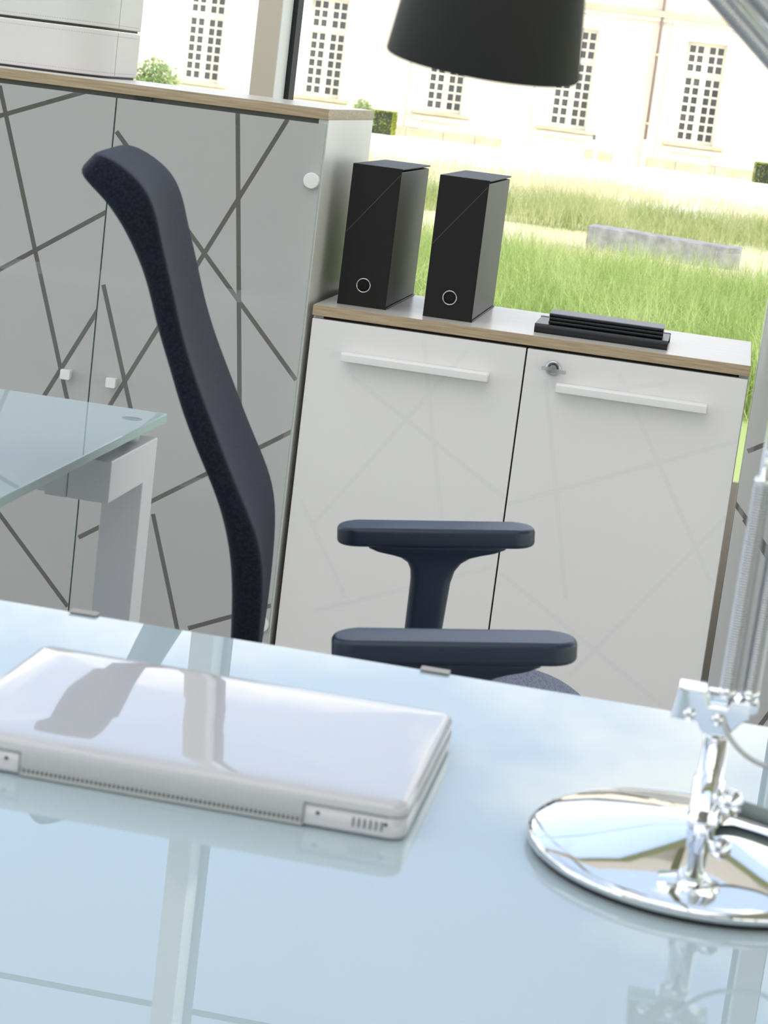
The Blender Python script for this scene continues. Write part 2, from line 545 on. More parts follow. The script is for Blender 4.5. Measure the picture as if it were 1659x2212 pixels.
# window_2 (behind the camera) and window_3 (left): the same glazing
for name, along, fixed, lo, hi in (('window_2', 'x', Y0, X0, X1), ('window_3', 'y', X0, Y0, GLASS_Y - 0.04)):
    wr = bpy.data.objects.new(name, None)
    C.objects.link(wr)
    struct(wr, 'glazed side of the room with slim beige posts')
    n = 6
    for i in range(n + 1):
        c = lo + (hi - lo) * i / n
        c = min(max(c, lo + 0.03), hi - 0.03)
        obj('post', B(c - 0.03, c + 0.03, fixed - 0.05, fixed + 0.05, 0, CEIL) if along == 'x' else B(fixed - 0.05, fixed + 0.05, c - 0.03, c + 0.03, 0, CEIL), M['column'], wr)
    q = quad((lo, fixed, 0), (hi, fixed, 0), (hi, fixed, CEIL), (lo, fixed, CEIL)) if along == 'x' else quad((fixed, lo, 0), (fixed, hi, 0), (fixed, hi, CEIL), (fixed, lo, CEIL))
    obj('pane', q, M['glass'], wr)

struct(obj('added_back_wall', B(X0, X1, Y0 + 0.06, Y0 + 0.16, 0, 2.0), pm('taupe_wall', (0.30, 0.27, 0.24), 0.8)))  # unseen wall added to cut light reaching the front faces

# added_side_window: unseen low glazing added for side light, under the solid right wall
w4 = bpy.data.objects.new('added_side_window', None)
C.objects.link(w4)
struct(w4, 'added low glazed band along the right wall, for side light')
for i in range(8):
    c = Y0 + 0.03 + (GLASS_Y - 0.02 - Y0 - 0.06) * i / 7
    obj('post', B(X1 + 0.01, X1 + 0.09, c - 0.03, c + 0.03, 0, 1.62), M['column'], w4)
obj('pane', quad((X1 + 0.05, Y0, 0), (X1 + 0.05, GLASS_Y, 0), (X1 + 0.05, GLASS_Y, 1.62), (X1 + 0.05, Y0, 1.62)), M['glass'], w4)

# ================================================================== cabinets
TALL_H, LOW_H, SLAB = 1.1525, 0.80, 0.0191


def slab(name, x0, x1, y0, y1, z1, parent):
    bm = bmesh.new()
    box(bm, x0, x1, y0, y1, z1 - SLAB, z1, mi=0, top_mi=1)
    return obj(name, bm, [M['oak'], M['oak_sky_top']], parent, bevel=0.0008, seg=1)


def tall_cabinet(xl, label, lines_l, lines_r, knobs, inset=0.0):
    t = root('tall_cabinet', label, 'cabinet', (xl, 0, 0), group=None)
    W, D = 0.80, 0.455
    zt = TALL_H - SLAB
    obj('side_panel', B(inset, 0.018, 0.0, D, 0.0, zt), M['white'], t)
    obj('side_panel', B(W - 0.018, W, 0.0, D, 0.0, zt), M['white'], t)
    bm = bmesh.new()
    box(bm, 0.018, W - 0.018, D - 0.012, D, 0.06, zt)
    obj('back_panel', bm, M['inner'], t)
    obj('plinth', B(0.018, W - 0.018, 0.03, 0.045, 0.0, 0.06), M['white'], t)
    obj('bottom_panel', B(0.018, W - 0.018, 0.01, D - 0.012, 0.06, 0.078), M['shelf'], t)
    for z in (0.425, 0.785):
        obj('shelf', B(0.019, W - 0.019, 0.002, D - 0.013, z, z + 0.022), M['shelf'], t)
    obj('top_rail', B(0.018, W - 0.018, 0.006, 0.022, zt - 0.030, zt), M['taupe'], t)
    obj('catch', B(W / 2 + 0.036, W / 2 + 0.069, -0.001, 0.01, zt - 0.006, zt - 0.0005), M['vent'], t)
    slab('top', inset, W, -0.009, D, TALL_H, t)
    for k, (a, b, lines) in enumerate(((0.002, 0.4035, lines_l), (0.4065, W - 0.003, lines_r))):
        m = frosted_glass('frosted_glass', [(p - xl, q, r - xl, s) for p, q, r, s in lines])
        bm = B(a, b, -0.0075, -0.0015, 0.055, zt - 0.0085)
        d = obj('door', bm, [m, M['desk_edge'], M['glass']], t)
        for p in d.data.polygons:
            if abs(p.normal.y) < 0.5:
                p.material_index = 1
            elif p.normal.y > 0.5:
                p.material_index = 2
        for kx, kz in knobs[k]:
            bm = bmesh.new()
            prism(bm, rrect(kx - xl - 0.0095, kx - xl + 0.0095, kz - 0.0095, kz + 0.0095, 0.003, 3), -0.034, -0.023)
            box(bm, kx - xl - 0.006, kx - xl + 0.006, -0.0245, -0.0075, kz - 0.007, kz + 0.007)
            obj('knob', bm, M['white_gloss'], d, bevel=0.001, seg=2)
        hx = (a + 0.0135) if k == 0 else (b - 0.0135)
        for hz in (1.023, 0.189):
            bm = bmesh.new()
            lathe(bm, [(0, 0.011), (0.013, 0.011), (0.0145, 0.0095), (0.0145, 0.0), (0, 0)][::-1], 32, Matrix.Translation((hx, -0.0075, hz)) @ Matrix.Rotation(R(90), 4, 'X'))
            obj('hinge_cap', bm, M['white_gloss'], d, bevel=0.0005, seg=1)
    return t


LL = [(-0.6292, 1.1199, -0.43, 0.51), (-0.70, 1.035, -0.4593, 1.1312), (-0.70, 0.715, -0.4030, 0.9177), (-0.56, 0.423, -0.4029, 0.7341), (-0.70, 0.467, -0.4071, 0.1602)]
LR = [(-0.3998, 1.0647, -0.0143, 0.658), (-0.1773, 1.1281, -0.1116, 0.5968 - 0.03), (-0.0839, 1.1256, -0.40, 0.483), (-0.3969, 0.7827, -0.30, 0.495), (-0.3990, 0.2980, -0.0079, 0.5640), (-0.2585, 0.3661, -0.1803, 0.127), (-0.1674, 0.1565, -0.0079, 0.229)]
tall_cabinet(-0.81, 'tall cabinet with striped frosted glass doors left of the white cabinet', LL, LR, ([(-0.447, 0.609)], [(-0.358, 0.606)]))
RL = [(0.8172, 0.6488, 1.20, 0.88), (0.8068, 0.5553, 1.20, 0.14), (0.83, -0.02, 1.20, 0.709), (0.83, 0.526, 1.1, 0.20), (0.95, 1.12, 1.15, 0.10)]
RRl = [(p + 0.80, q, r + 0.80, s) for p, q, r, s in [(-0.3998, 1.0647, -0.0143, 0.658), (-0.1773, 1.1281, -0.1116, 0.5668)]]
RRl = [(1.23, 1.06, 1.60, 0.66), (1.45, 1.12, 1.50, 0.3), (1.22, 0.30, 1.60, 0.56)]
tall_cabinet(0.8095, 'tall striped glass cabinet behind the lamp springs at the right edge', RL, RRl, ([(1.17, 0.609)], [(1.26, 0.606)]), inset=0.0085)

# low white cabinet -------------------------------------------------
lc = root('low_cabinet', 'low white two-door cabinet with oak top below the window', 'cabinet', (0, 0, 0))
LD = 0.424
bm = bmesh.new()
zt = LOW_H - SLAB
box(bm, 0.0, 0.018, 0.018, LD, 0.0, zt)
box(bm, 0.782, 0.80, 0.018, LD, 0.0, zt)
box(bm, 0.018, 0.782, LD - 0.012, LD, 0.03, zt)
box(bm, 0.018, 0.782, 0.02, LD - 0.012, 0.06, 0.078)
box(bm, 0.018, 0.782, 0.05, 0.066, 0.0, 0.06)
obj('body', bm, M['white'], lc)
obj('gap_shade', B(0.018, 0.782, 0.022, 0.03, 0.078, zt), M['shadow_gap'], lc)  # black sheet behind the doors, shade of the gaps put into its colour
slab('top', 0.0, 0.80, 0.0, LD, LOW_H, lc)

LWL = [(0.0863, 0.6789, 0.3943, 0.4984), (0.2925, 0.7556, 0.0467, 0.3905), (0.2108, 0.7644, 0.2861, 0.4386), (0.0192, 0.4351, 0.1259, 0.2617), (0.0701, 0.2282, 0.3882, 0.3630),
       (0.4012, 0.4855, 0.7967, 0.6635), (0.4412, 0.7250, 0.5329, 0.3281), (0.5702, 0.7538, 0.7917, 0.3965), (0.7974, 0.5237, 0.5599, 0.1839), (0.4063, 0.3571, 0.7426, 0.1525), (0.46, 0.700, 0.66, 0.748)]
m = pm('white_door_striped', (0.80, 0.80, 0.80), 0.3)
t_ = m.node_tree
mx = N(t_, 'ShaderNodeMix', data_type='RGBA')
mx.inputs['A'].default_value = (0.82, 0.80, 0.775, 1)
mx.inputs['B'].default_value = (0.79, 0.772, 0.752, 1)  # stripes slightly darker than the rest of the door
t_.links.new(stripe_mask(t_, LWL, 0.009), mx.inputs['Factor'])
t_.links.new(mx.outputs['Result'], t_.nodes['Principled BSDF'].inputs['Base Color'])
M['door_stripes'] = m
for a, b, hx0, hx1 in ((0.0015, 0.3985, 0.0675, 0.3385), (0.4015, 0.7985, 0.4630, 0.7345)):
    d = obj('door', B(a, b, 0.0, 0.018, 0.05, zt - 0.0055), M['door_stripes'], lc, bevel=0.0008, seg=1)
    bm = bmesh.new()
    # angular bar with a finger hollow above, turned towards the room
    prism(bm, [(-0.001, 0.7075), (-0.029, 0.7075), (-0.029, 0.7205), (-0.024, 0.7245), (-0.019, 0.7195), (-0.008, 0.7160), (-0.001, 0.7225)], hx0, hx1, 'x')
    obj('handle', bm, M['white_gloss'], d, bevel=0.0008, seg=1)
    if a > 0.3:
        ring = bmesh.new()
        MX = Matrix.Translation((0.452, 0.0, 0.7465)) @ Matrix.Rotation(R(90), 4, 'X')
        lathe(ring, [(0.0, 0.003), (0.009, 0.003), (0.0095, 0.005), (0.0125, 0.005), (0.0135, 0.0035), (0.0135, 0.0)], 32, MX)
        obj('lock', ring, M['steel'], d, smooth=True)
        kb = bmesh.new()
        prism(kb, rrect(0.4325, 0.4520, 0.743, 0.750, 0.002, 3), -0.022, -0.0185)
        prism(kb, rrect(0.4520, 0.4770, 0.7405, 0.7475, 0.002, 3), -0.0225, -0.019)
        lathe(kb, [(0.0, 0.02), (0.007, 0.02), (0.007, 0.005), (0, 0.005)][::-1], 20, MX)
        obj('key', kb, M['key'], d, bevel=0.0005, seg=1)

# ================================================================== things on the cabinets
BW, BD, BH = 0.0917, 0.345, 0.2604


def file_box(x, y, rz, label):
    t = root('file_box', label, 'file box', (x, y, LOW_H), rz, 'black file boxes on the low cabinet')
    s = bmesh.new()
    th = 0.0028
    box(s, 0, BW, 0, th, 0, BH)                       # spine
    box(s, 0, th, th, BD, th, BH - th)                # left cover
    box(s, 0, BW + 0.001, th, BD, BH - th, BH)        # lid
    box(s, 0, BW + 0.001, th, BD, 0, th)              # bottom
    obj('cover', s, M['black_card'], t, bevel=0.0007, seg=1)
    obj('tray', B(0.004, BW - 0.0006, 0.006, BD - 0.004, 0.0035, BH - 0.0062), M['grey_cloth'], t, bevel=0.0015, seg=2)
    rg = bmesh.new()
    MX = Matrix.Translation((0.046, 0, 0.040)) @ Matrix.Rotation(R(90), 4, 'X')
    lathe(rg, [(0.0115, 0.0), (0.0115, 0.0016), (0.0123, 0.0024), (0.0133, 0.0022), (0.0138, 0.001), (0.0138, 0.0)], 40, MX)
    obj('finger_ring', rg, M['nickel'], t, smooth=True)
    hl = bmesh.new()
    lathe(hl, [(0.0, 0.0004), (0.0117, 0.0004), (0.0117, 0.0)], 32, MX)
    obj('finger_hole', hl, M['hole'], t)
    ln = bmesh.new()
    a, b = Vector((0.0012, -0.0003, 0.134)), Vector((BW - 0.0012, -0.0003, 0.2495))
    d = (b - a).normalized()
    n_ = Vector((-d.z, 0, d.x)) * 0.00022
    ln.faces.new([ln.verts.new(p) for p in (a - n_, b - n_, b + n_, a + n_)])
    obj('diagonal_seam', ln, M['thread'], t)


file_box(0.0300, 0.074, 0.0, 'black file box nearest the tall glass cabinet')
file_box(0.1940, 0.066, 0.0, 'black file box nearer the notebooks, second from the tall cabinet')

nb_ = root('notebook', 'thick black notebook with elastic strap, lowest of the pile', 'notebook', (0.403, 0.058, LOW_H), R(0.6), None)
bm = bmesh.new()
box(bm, 0, 0.2445, 0, 0.155, 0, 0.0016)
box(bm, 0, 0.2445, 0, 0.155, 0.0154, 0.017)
prism(bm, [(0.0, 0.0), (0.003, -0.0012), (0.0085, -0.002), (0.014, -0.0012), (0.017, 0.0), (0.017, 0.002), (0.0, 0.002)][::-1] and [(0.0, 0.0), (-0.0015, 0.004), (-0.002, 0.0085), (-0.0015, 0.013), (0.0, 0.017), (0.002, 0.017), (0.002, 0.0)], 0, 0.2445, 'x')
obj('cover', bm, M['notebook'], nb_, bevel=0.0006, seg=1)
obj('pages', B(0.002, 0.2415, 0.002, 0.151, 0.0016, 0.0154), M['paper'], nb_)
obj('elastic', B(-0.0008, 0.2453, 0.133, 0.140, -0.0 + 0.0002, 0.0178), M['notebook'], nb_)
for k, lab in enumerate(('lowest thin black notebook, directly on the thick one', 'middle of the three thin black notebooks', 'thin black notebook on top of the pile')):
    s = root('thin_notebook', lab, 'notebook', (0.4268 + 0.0006 * (k % 2), 0.066, LOW_H + 0.0180 + 0.0066 * k), R(0.8), 'thin black notebooks in the pile')
    bm = bmesh.new()
    prof = [(0.088, 0.0), (0.088, 0.0007), (0.003, 0.0007), (0.0012, 0.0014), (0.0008, 0.0031), (0.0012, 0.0048), (0.003, 0.0055), (0.088, 0.0055), (0.088, 0.0062), (0.004, 0.0063), (0.0010, 0.0057), (0.0, 0.0042), (0.0, 0.0020), (0.0010, 0.0006), (0.004, 0.0)]
    prism(bm, prof, 0, 0.2090, 'x')
    obj('cover', bm, M['notebook'], s)
    obj('pages', B(0.001, 0.208, 0.003, 0.087, 0.0009, 0.0053), M['paper'], s)


def storage_box(z, h, label, first):
    t = root('storage_box', label, 'storage box', (-0.90 + 0.0, 0.168, z), R(0.8), 'white leather storage boxes')
    L_, D_, r = 0.403, 0.26, 0.085
    o_ = [(0.0, 0.0)] + [(L_ - r + r * math.sin(R(90 * i / 12)), r - r * math.cos(R(90 * i / 12))) for i in range(13)] + [(L_, D_), (0.0, D_)]
    bm = bmesh.new()
    prism(bm, o_, 0.004, h, 'z')
    obj('box_body', bm, M['leather'], t, bevel=0.0025, seg=3)
    f = bmesh.new()
    inn = [(x - 0.004 if x > 0.2 else x, y + 0.004) for x, y in o_[:-2]] + [(L_ - 0.004, D_ - 0.01), (0.0, D_ - 0.01)]
    prism(f, inn, 0.0, 0.005, 'z')
    obj('foot', f, M['vent'], t)
    # stitched bands: small dashes just proud of the leather along the top and bottom edges
    st = bmesh.new()
    path = [Vector((0.10 + 0.0047 * i, 0, 0)) for i in range(int((L_ - r - 0.10) / 0.0047))]
    path += [Vector((L_ - r + r * math.sin(a), r - r * math.cos(a), 0)) for a in np.linspace(0, R(90), 29)]
    path += [Vector((L_, r + 0.0047 * i, 0)) for i in range(1, 34)]
    for i in range(len(path) - 1):
        a, b = path[i], path[i + 1]
        d = (b - a).normalized()
        nrm = Vector((d.y, -d.x, 0)) * 0.0004
        c = (a + b) / 2
        for zz in (0.0105, h - 0.009):
            p, q = c - d * 0.0013 + nrm, c + d * 0.0013 + nrm
            st.faces.new([st.verts.new(v) for v in (p + Vector((0, 0, zz)), q + Vector((0, 0, zz)), q + Vector((0, 0, zz + 0.0007)), p + Vector((0, 0, zz + 0.0007)))])
    s_ = obj('stitching', st, M['stitch'], t)
    s_['kind'] = 'stuff'
    obj('seam', B(L_ - 0.0004, L_ + 0.0006, 0.098, 0.0988, 0.006, h - 0.003), M['stitch'], t)


storage_box(TALL_H, 0.0905, 'white leather box lying on the oak top, lower of the stack', True)
storage_box(TALL_H + 0.092, 0.0905, 'white leather box stacked on top of the lower white box', False)

# ================================================================== desks
DZ = 0.74


def desk(name, label, x0, x1, y0, y1, right_leg):
    t = root(name, label, 'desk')
    bm = B(x0, x1, y0, y1, DZ - 0.012, DZ)
    g = obj('glass_top', bm, [M['desk'], M['desk_edge']], t)
    for p in g.data.polygons:
        if abs(p.normal.z) < 0.5:
            p.material_index = 1
    g.data.update()
    md = g.modifiers.new('bevel', 'BEVEL'); md.width = 0.0012; md.segments = 2
    zb = DZ - 0.030
    for sx in (0, 1):
        s = 1 if sx else -1
        xe = (x1 - 0.004) if sx else (x0 + 0.004)
        xi, xo = sorted((xe, xe - s * 0.085))
        li, lo_ = sorted((xe, xe - s * 0.055))
        for ya, yb in ((y1 - 0.235, y1 - 0.022), (y0 + 0.022, y0 + 0.235)):
            back = yb > (y0 + y1) / 2
            lya, lyb = (yb - 0.055, yb) if back else (ya, ya + 0.055)
            za = zb - 0.055
            if back:
                L = [(ya, za), (lya, za), (lya, 0.0), (yb, 0.0), (yb, zb), (ya, zb)]
            else:
                L = [(ya, 0.0), (lyb, 0.0), (lyb, za), (yb, za), (yb, zb), (ya, zb)]
            bm = bmesh.new()
            prism(bm, L, li, lo_, 'x')
            obj('leg', bm, M['desk_white'], t, bevel=0.0018, seg=2)
            ii, io = sorted((xe - s * 0.0555, xe - s * 0.085))
            obj('leg_bracket', B(ii, io, ya + (0.0 if back else 0.0), yb, za, zb), M['desk_white'], t, bevel=0.0012, seg=1)
            yc = (lya + lyb) / 2 - (0.028 if back else -0.028)
            xc = (li + lo_) / 2 + s * 0.004
            sb = bmesh.new()
            lathe(sb, [(0, zb), (0.0125, zb), (0.0125, DZ - 0.0125), (0, DZ - 0.0125)], 28, Matrix.Translation((xc, yc, 0)))
            so = obj('standoff', sb, M['desk_white'], t, smooth=False)
            db = bmesh.new()
            lathe(db, [(0.0135, DZ - 0.0005), (0.0135, DZ + 0.0002), (0.0, DZ + 0.0002)], 32, Matrix.Translation((xc, yc, 0)))
            obj('standoff_disc', db, M['disc'], t)
    for yc in (y1 - 0.205, y0 + 0.205):
        obj('crossbeam', B(x0 + 0.0885, x1 - 0.0885, yc - 0.025, yc + 0.025, zb - 0.052, zb - 0.004), M['desk_white'], t, bevel=0.0015, seg=1)
    return t


desk('side_desk', 'pale aqua glass desk with white frame left of the chair', -1.58, 0.0175, -2.03, -1.031, True)
fd = desk('front_desk', 'large pale aqua glass desk in the foreground carrying the laptop', -0.45, 1.55, -2.92, -2.083, True)
for xc, lab in ((0.237, 'small clear clip on the desk edge behind the laptop'), (0.547, 'small beige clip on the desk edge under the near armrest')):
    bm = bmesh.new()
    prism(bm, [(-2.078, DZ - 0.019), (-2.096, DZ - 0.019), (-2.096, DZ - 0.0135), (-2.0815, DZ - 0.0135), (-2.0815, DZ + 0.0008), (-2.090, DZ + 0.0008), (-2.090, DZ + 0.0022), (-2.078, DZ + 0.0022)], xc - 0.0125, xc + 0.0125, 'x')
    tag(obj('edge_clip', bm, pm('clip_plastic', (0.42, 0.38, 0.34), 0.5), bevel=0.0005, seg=1), lab, 'clip', 'clips on the desk edge')

# ================================================================== laptop
LX0, LX1, LY0, LY1 = 0.2625, 0.5885, -2.503, -2.278
lp = root('laptop', 'closed white laptop on the glass desk, vents facing the camera', 'laptop', ((LX0 + LX1) / 2, (LY0 + LY1) / 2, DZ))
hw, hd = (LX1 - LX0) / 2, (LY1 - LY0) / 2


def rounded_slab(bm, x0, x1, y0, y1, z0, z1, rc, re, n=6, top=True, bottom=True):
    """plan-rounded slab with rounded rims"""
    levels = []
    if bottom:
        for i in range(n + 1):
            a = R(90 * i / n)
            levels.append((re * (1 - math.sin(a)), z0 + re * (1 - math.cos(a))))
    else:
        levels.append((0, z0))
    if top:
        for i in range(n + 1):
            a = R(90 * i / n)
            levels.append((re * (1 - math.cos(a)), z1 - re * (1 - math.sin(a))))
    else:
        levels.append((0, z1))
    rings = []
    for ins, z in levels:
        rings.append([bm.verts.new((x, y, z)) for x, y in rrect(x0 + ins, x1 - ins, y0 + ins, y1 - ins, max(rc - ins, 0.001), 8)])
    k = len(rings[0])
    for a, b in zip(rings, rings[1:]):
        for i in range(k):
            f = bm.faces.new((a[i], a[(i + 1) % k], b[(i + 1) % k], b[i]))
            f.smooth = True
    bm.faces.new(rings[0][::-1])
    f = bm.faces.new(rings[-1])


bm = bmesh.new()
rounded_slab(bm, -hw, hw, -hd, hd, 0.0012, 0.0160, 0.012, 0.003, top=False)
obj('base', bm, M['laptop'], lp)
# the lid is very slightly crowned
bm = bmesh.new()
lev = [(0.0004, 0.0165), (0.0, 0.0180), (0.0, 0.0200)] + [(0.0068 * (1 - math.cos(R(a))), 0.0200 + 0.0068 * math.sin(R(a))) for a in (15, 30, 45, 60, 75, 88)]
rings = []
for ins, z in lev:
    rings.append([bm.verts.new((x, y, z)) for x, y in rrect(-hw + ins, hw - ins, -hd + ins, hd - ins, max(0.013 - ins, 0.004), 8)])
for s_ in (0.86, 0.6, 0.3):
    rings.append([bm.verts.new((v.co.x * s_, v.co.y * s_, 0.0268 + 0.0011 * (1 - s_ ** 2))) for v in rings[len(lev) - 1]])
k_ = len(rings[0])
for a, b in zip(rings, rings[1:]):
    for i in range(k_):
        f = bm.faces.new((a[i], a[(i + 1) % k_], b[(i + 1) % k_], b[i]))
        f.smooth = True
bm.faces.new(rings[0][::-1])
f = bm.faces.new(rings[-1]); f.smooth = True
lid = obj('lid', bm, M['laptop'], lp)
hx0, hx1 = 0.3255 - (LX0 + LX1) / 2, 0.5205 - (LX0 + LX1) / 2
bm = bmesh.new()
prism(bm, [(-hd + 0.010, 0.0185), (-hd - 0.0006, 0.0185), (-hd - 0.0012, 0.014), (-hd - 0.0010, 0.0085), (-hd + 0.0005, 0.0062), (-hd + 0.010, 0.0062)], hx0, hx1, 'x')
obj('hinge_cover', bm, M['laptop_matt'], lp, bevel=0.0006, seg=1)
obj('rear_panel', B(hx0, hx1, -hd - 0.0003, -hd + 0.01, 0.0012, 0.0035), M['laptop_matt'], lp)
obj('vent_slot', B(hx0 + 0.001, hx1 - 0.001, -hd + 0.0002 - 0.0004, -hd + 0.004, 0.0036, 0.0062), M['vent'], lp)
bm = bmesh.new()
nx = 62
for i in range(nx):
    x = hx0 + 0.002 + (hx1 - hx0 - 0.004) * i / (nx - 1)
    box(bm, x - 0.0007, x + 0.0007, -hd - 0.0007, -hd + 0.001, 0.0036, 0.0062)
g_ = obj('vent_grille', bm, M['laptop_matt'], lp)
for s_, xa, xb in ((1, hx1, hw - 0.012), (-1, -hw + 0.012, hx0)):
    bm = bmesh.new()
    box(bm, xa, xb, -hd - 0.0002, -hd + 0.002, 0.0160, 0.0172)
    obj('lid_gap', bm, pm('gap_grey', (0.30, 0.30, 0.29), 0.6), lp)
    xe = xa if s_ > 0 else xb
    obj('side_gap', B(xe - 0.0006, xe + 0.0006, -hd - 0.0013, -hd + 0.002, 0.003, 0.0172), pm('gap_grey', (0.30, 0.30, 0.29), 0.6), lp)
    for xs in ((xa + 0.0095, xb - 0.001) if s_ > 0 else (xb - 0.0095, xa + 0.001)):
        sb = bmesh.new()
        lathe(sb, [(0, 0.0004), (0.0013, 0.0004), (0.0013, 0)], 14, Matrix.Translation((xs, -hd - 0.0002, 0.0115)) @ Matrix.Rotation(R(90), 4, 'X'))
        obj('screw', sb, M['vent'], lp)
for i in range(6):
    x = hx1 + 0.0335 + 0.0038 * i
    obj('speaker_slot', B(x - 0.0007, x + 0.0007, -hd - 0.0004, -hd + 0.001, 0.0065, 0.0128), pm('slot_grey', (0.18, 0.18, 0.18), 0.6), lp)
for x, y in ((-hw + 0.02, -hd + 0.02), (hw - 0.02, -hd + 0.02), (-hw + 0.02, hd - 0.02), (hw - 0.02, hd - 0.02)):
    fb = bmesh.new()
    lathe(fb, [(0, 0.0), (0.006, 0.0), (0.006, 0.0013), (0, 0.0013)], 16, Matrix.Translation((x, y, 0)))
    obj('foot', fb, M['vent'], lp)

# ================================================================== office chair
ch = root('office_chair', 'navy office chair with tall curved mesh back and armrests', 'chair', (0.4752, -1.4321, -0.0417), R(10.5))
ch.scale = (1.034, 1.034, 1.034)
F_ = [(-.4260, 1.1150), (-.4050, 1.1140), (-.379, 1.1005), (-.361, 1.086), (-.3485, 1.063), (-.340, 1.032), (-.3265, .995), (-.3135, .952), (-.295, .906), (-.2725, .863), (-.242, .801), (-.216, .757), (-.202, .718), (-.198, .66), (-.199, .58), (-.204, .47)]
K_ = [(-.4385, 1.0985), (-.4275, 1.0850), (-.405, 1.069), (-.385, 1.047), (-.370, 1.024), (-.357, 1.000), (-.347, .973), (-.337, .943), (-.322, .909), (-.304, .862), (-.278, .814), (-.255, .772), (-.238, .718), (-.231, .66), (-.228, .58), (-.228, .47)]
W_ = [.142, .152, .160, .165, .167, .167, .168, .168, .170, .172, .174, .174, .172, .168, .160, .150]
bm = bmesh.new()
rings = []
for (fx, fz), (bx, bz), wd in zip(F_, K_, W_):
    dcon = 0.010 if wd > .16 else 0.004
    dx, dz = bx - fx, bz - fz
    ring = []
    for yy, s in ((-1, 0.06), (-0.93, 0.0), (-0.5, 0.0), (0, 0.0), (0.5, 0.0), (0.93, 0.0), (1, 0.06), (1.02, 0.5), (1, 0.94), (0.9, 1.0), (0.5, 1.0), (0, 1.0), (-0.5, 1.0), (-0.9, 1.0), (-1, 0.94), (-1.02, 0.5)):
        c = dcon * (1 - yy * yy) if s == 0.0 else (dcon * 0.6 * (1 - yy * yy) if s == 1.0 else 0)
        ring.append(bm.verts.new((fx + dx * s - c * 0.95, yy * wd, fz + dz * s - c * 0.25)))
    rings.append(ring)
n_ = len(rings[0])
for a, b in zip(rings, rings[1:]):
    for i in range(n_):
        bm.faces.new((a[i], a[(i + 1) % n_], b[(i + 1) % n_], b[i]))
bm.faces.new(rings[0][::-1])
bm.faces.new(rings[-1])
bmesh.ops.recalc_face_normals(bm, faces=bm.faces)
br = obj('backrest', bm, M['navy_mesh'], ch, sub=2)
for s_ in (-1, 1):
    pts = [Vector((f[0] * .5 + k[0] * .5, s_ * (w_ * 1.002 + 0.0001), f[1] * .5 + k[1] * .5)) for f, k, w_ in list(zip(F_, K_, W_))[1:]]
    obj('seam', T(smoothcurve(pts, 4), 0.0007, 6), M['gasket'], br)
# seat
bm = bmesh.new()
sec = [(-0.24, 0.19, .480), (-0.215, 0.215, .495), (-0.12, 0.235, .515), (0.0, 0.24, .543), (0.09, 0.238, .547), (0.155, 0.228, .542), (0.20, 0.205, .520), (0.22, 0.175, .490)]
rings = []
for x, hw_, zt_ in sec:
    zb_ = 0.455 if x < 0.2 else 0.465
    ring = []
    for f_, zz in ((-1.0, zb_ + 0.01), (-1.02, (zb_ + zt_) / 2), (-0.96, zt_ - 0.008), (-0.8, zt_), (-0.4, zt_ + 0.002), (0, zt_ + 0.003), (0.4, zt_ + 0.002), (0.8, zt_), (0.96, zt_ - 0.008), (1.02, (zb_ + zt_) / 2), (1.0, zb_ + 0.01), (0.8, zb_), (0, zb_), (-0.8, zb_)):
        ring.append(bm.verts.new((x, f_ * hw_, zz)))
    rings.append(ring)
n_ = len(rings[0])
for a, b in zip(rings, rings[1:]):
    for i in range(n_):
        bm.faces.new((a[i], a[(i + 1) % n_], b[(i + 1) % n_], b[i]))
bm.faces.new(rings[0][::-1])
bm.faces.new(rings[-1])
bmesh.ops.recalc_face_normals(bm, faces=bm.faces)
obj('seat', bm, M['seat_fabric'], ch, sub=2)
# armrests
for s_ in (-1, 1):
    yc = 0.262 * s_
    ar = obj('armrest', B(-0.03, 0.02, yc - 0.010, yc + 0.016, 0.42, 0.44), M['navy_plastic'], ch)
    # post: tapering blade with flared head
    bm = bmesh.new()
    stat = [(0.36, -.028, .020, .014), (0.45, -.028, .019, .015), (0.56, -.0285, .018, .016), (0.62, -.0290, .0205, .017), (0.635, -.0310, .0240, .018), (0.645, -.0360, .0310, .019), (0.652, -.0460, .0420, .020), (0.6560, -.0600, .0560, .021), (0.6595, -.0760, .0730, .022), (0.664, -.0860, .0830, .023), (0.669, -.0880, .0850, .023)]
    rings = []
    for z, xa, xb, ty in stat:
        dz = 0.08 if z > 0.62 else 0.0
        ring = []
        for (x, y) in rrect(xa, xb, yc - ty, yc + ty, min(ty * .8, 0.012), 4):
            ring.append(bm.verts.new((x, y, z + (x + 0.003) * 0.104 * min(1, max(0, (z - 0.60) / 0.05)))))
        rings.append(ring)
    n_ = len(rings[0])
    for a, b in zip(rings, rings[1:]):
        for i in range(n_):
            f = bm.faces.new((a[i], a[(i + 1) % n_], b[(i + 1) % n_], b[i])); f.smooth = True
    bm.faces.new(rings[0][::-1]); bm.faces.new(rings[-1])
    obj('post', bm, M['navy_plastic'], ar)
    bm = bmesh.new()
    rounded_slab(bm, -0.1225, 0.1225, -0.031, 0.031, 0.0, 0.0225, 0.027, 0.0055, 5)
    for v in bm.verts:
        v.co.z += 0.0035 * (1 - (v.co.x / 0.1225) ** 2) * (1 if v.co.z > 0.01 else 0)
        v.co.y *= 1 - 0.10 * (v.co.x / 0.1225) ** 2
    bmesh.ops.transform(bm, matrix=Matrix.Translation((-0.0035, yc, 0.6675)) @ Matrix.Rotation(-R(5.9), 4, 'Y'), verts=bm.verts)
    obj('pad', bm, M['navy_plastic'], ar)
    obj('bracket', B(-0.028, 0.02, min(yc, 0.10 * s_), max(yc, 0.10 * s_), 0.405, 0.43), M['navy_plastic'], ar, bevel=0.004, seg=2)
obj('mechanism', B(-0.13, 0.11, -0.10, 0.10, 0.40, 0.452), M['navy_plastic'], ch, bevel=0.01, seg=2)
bm = bmesh.new()
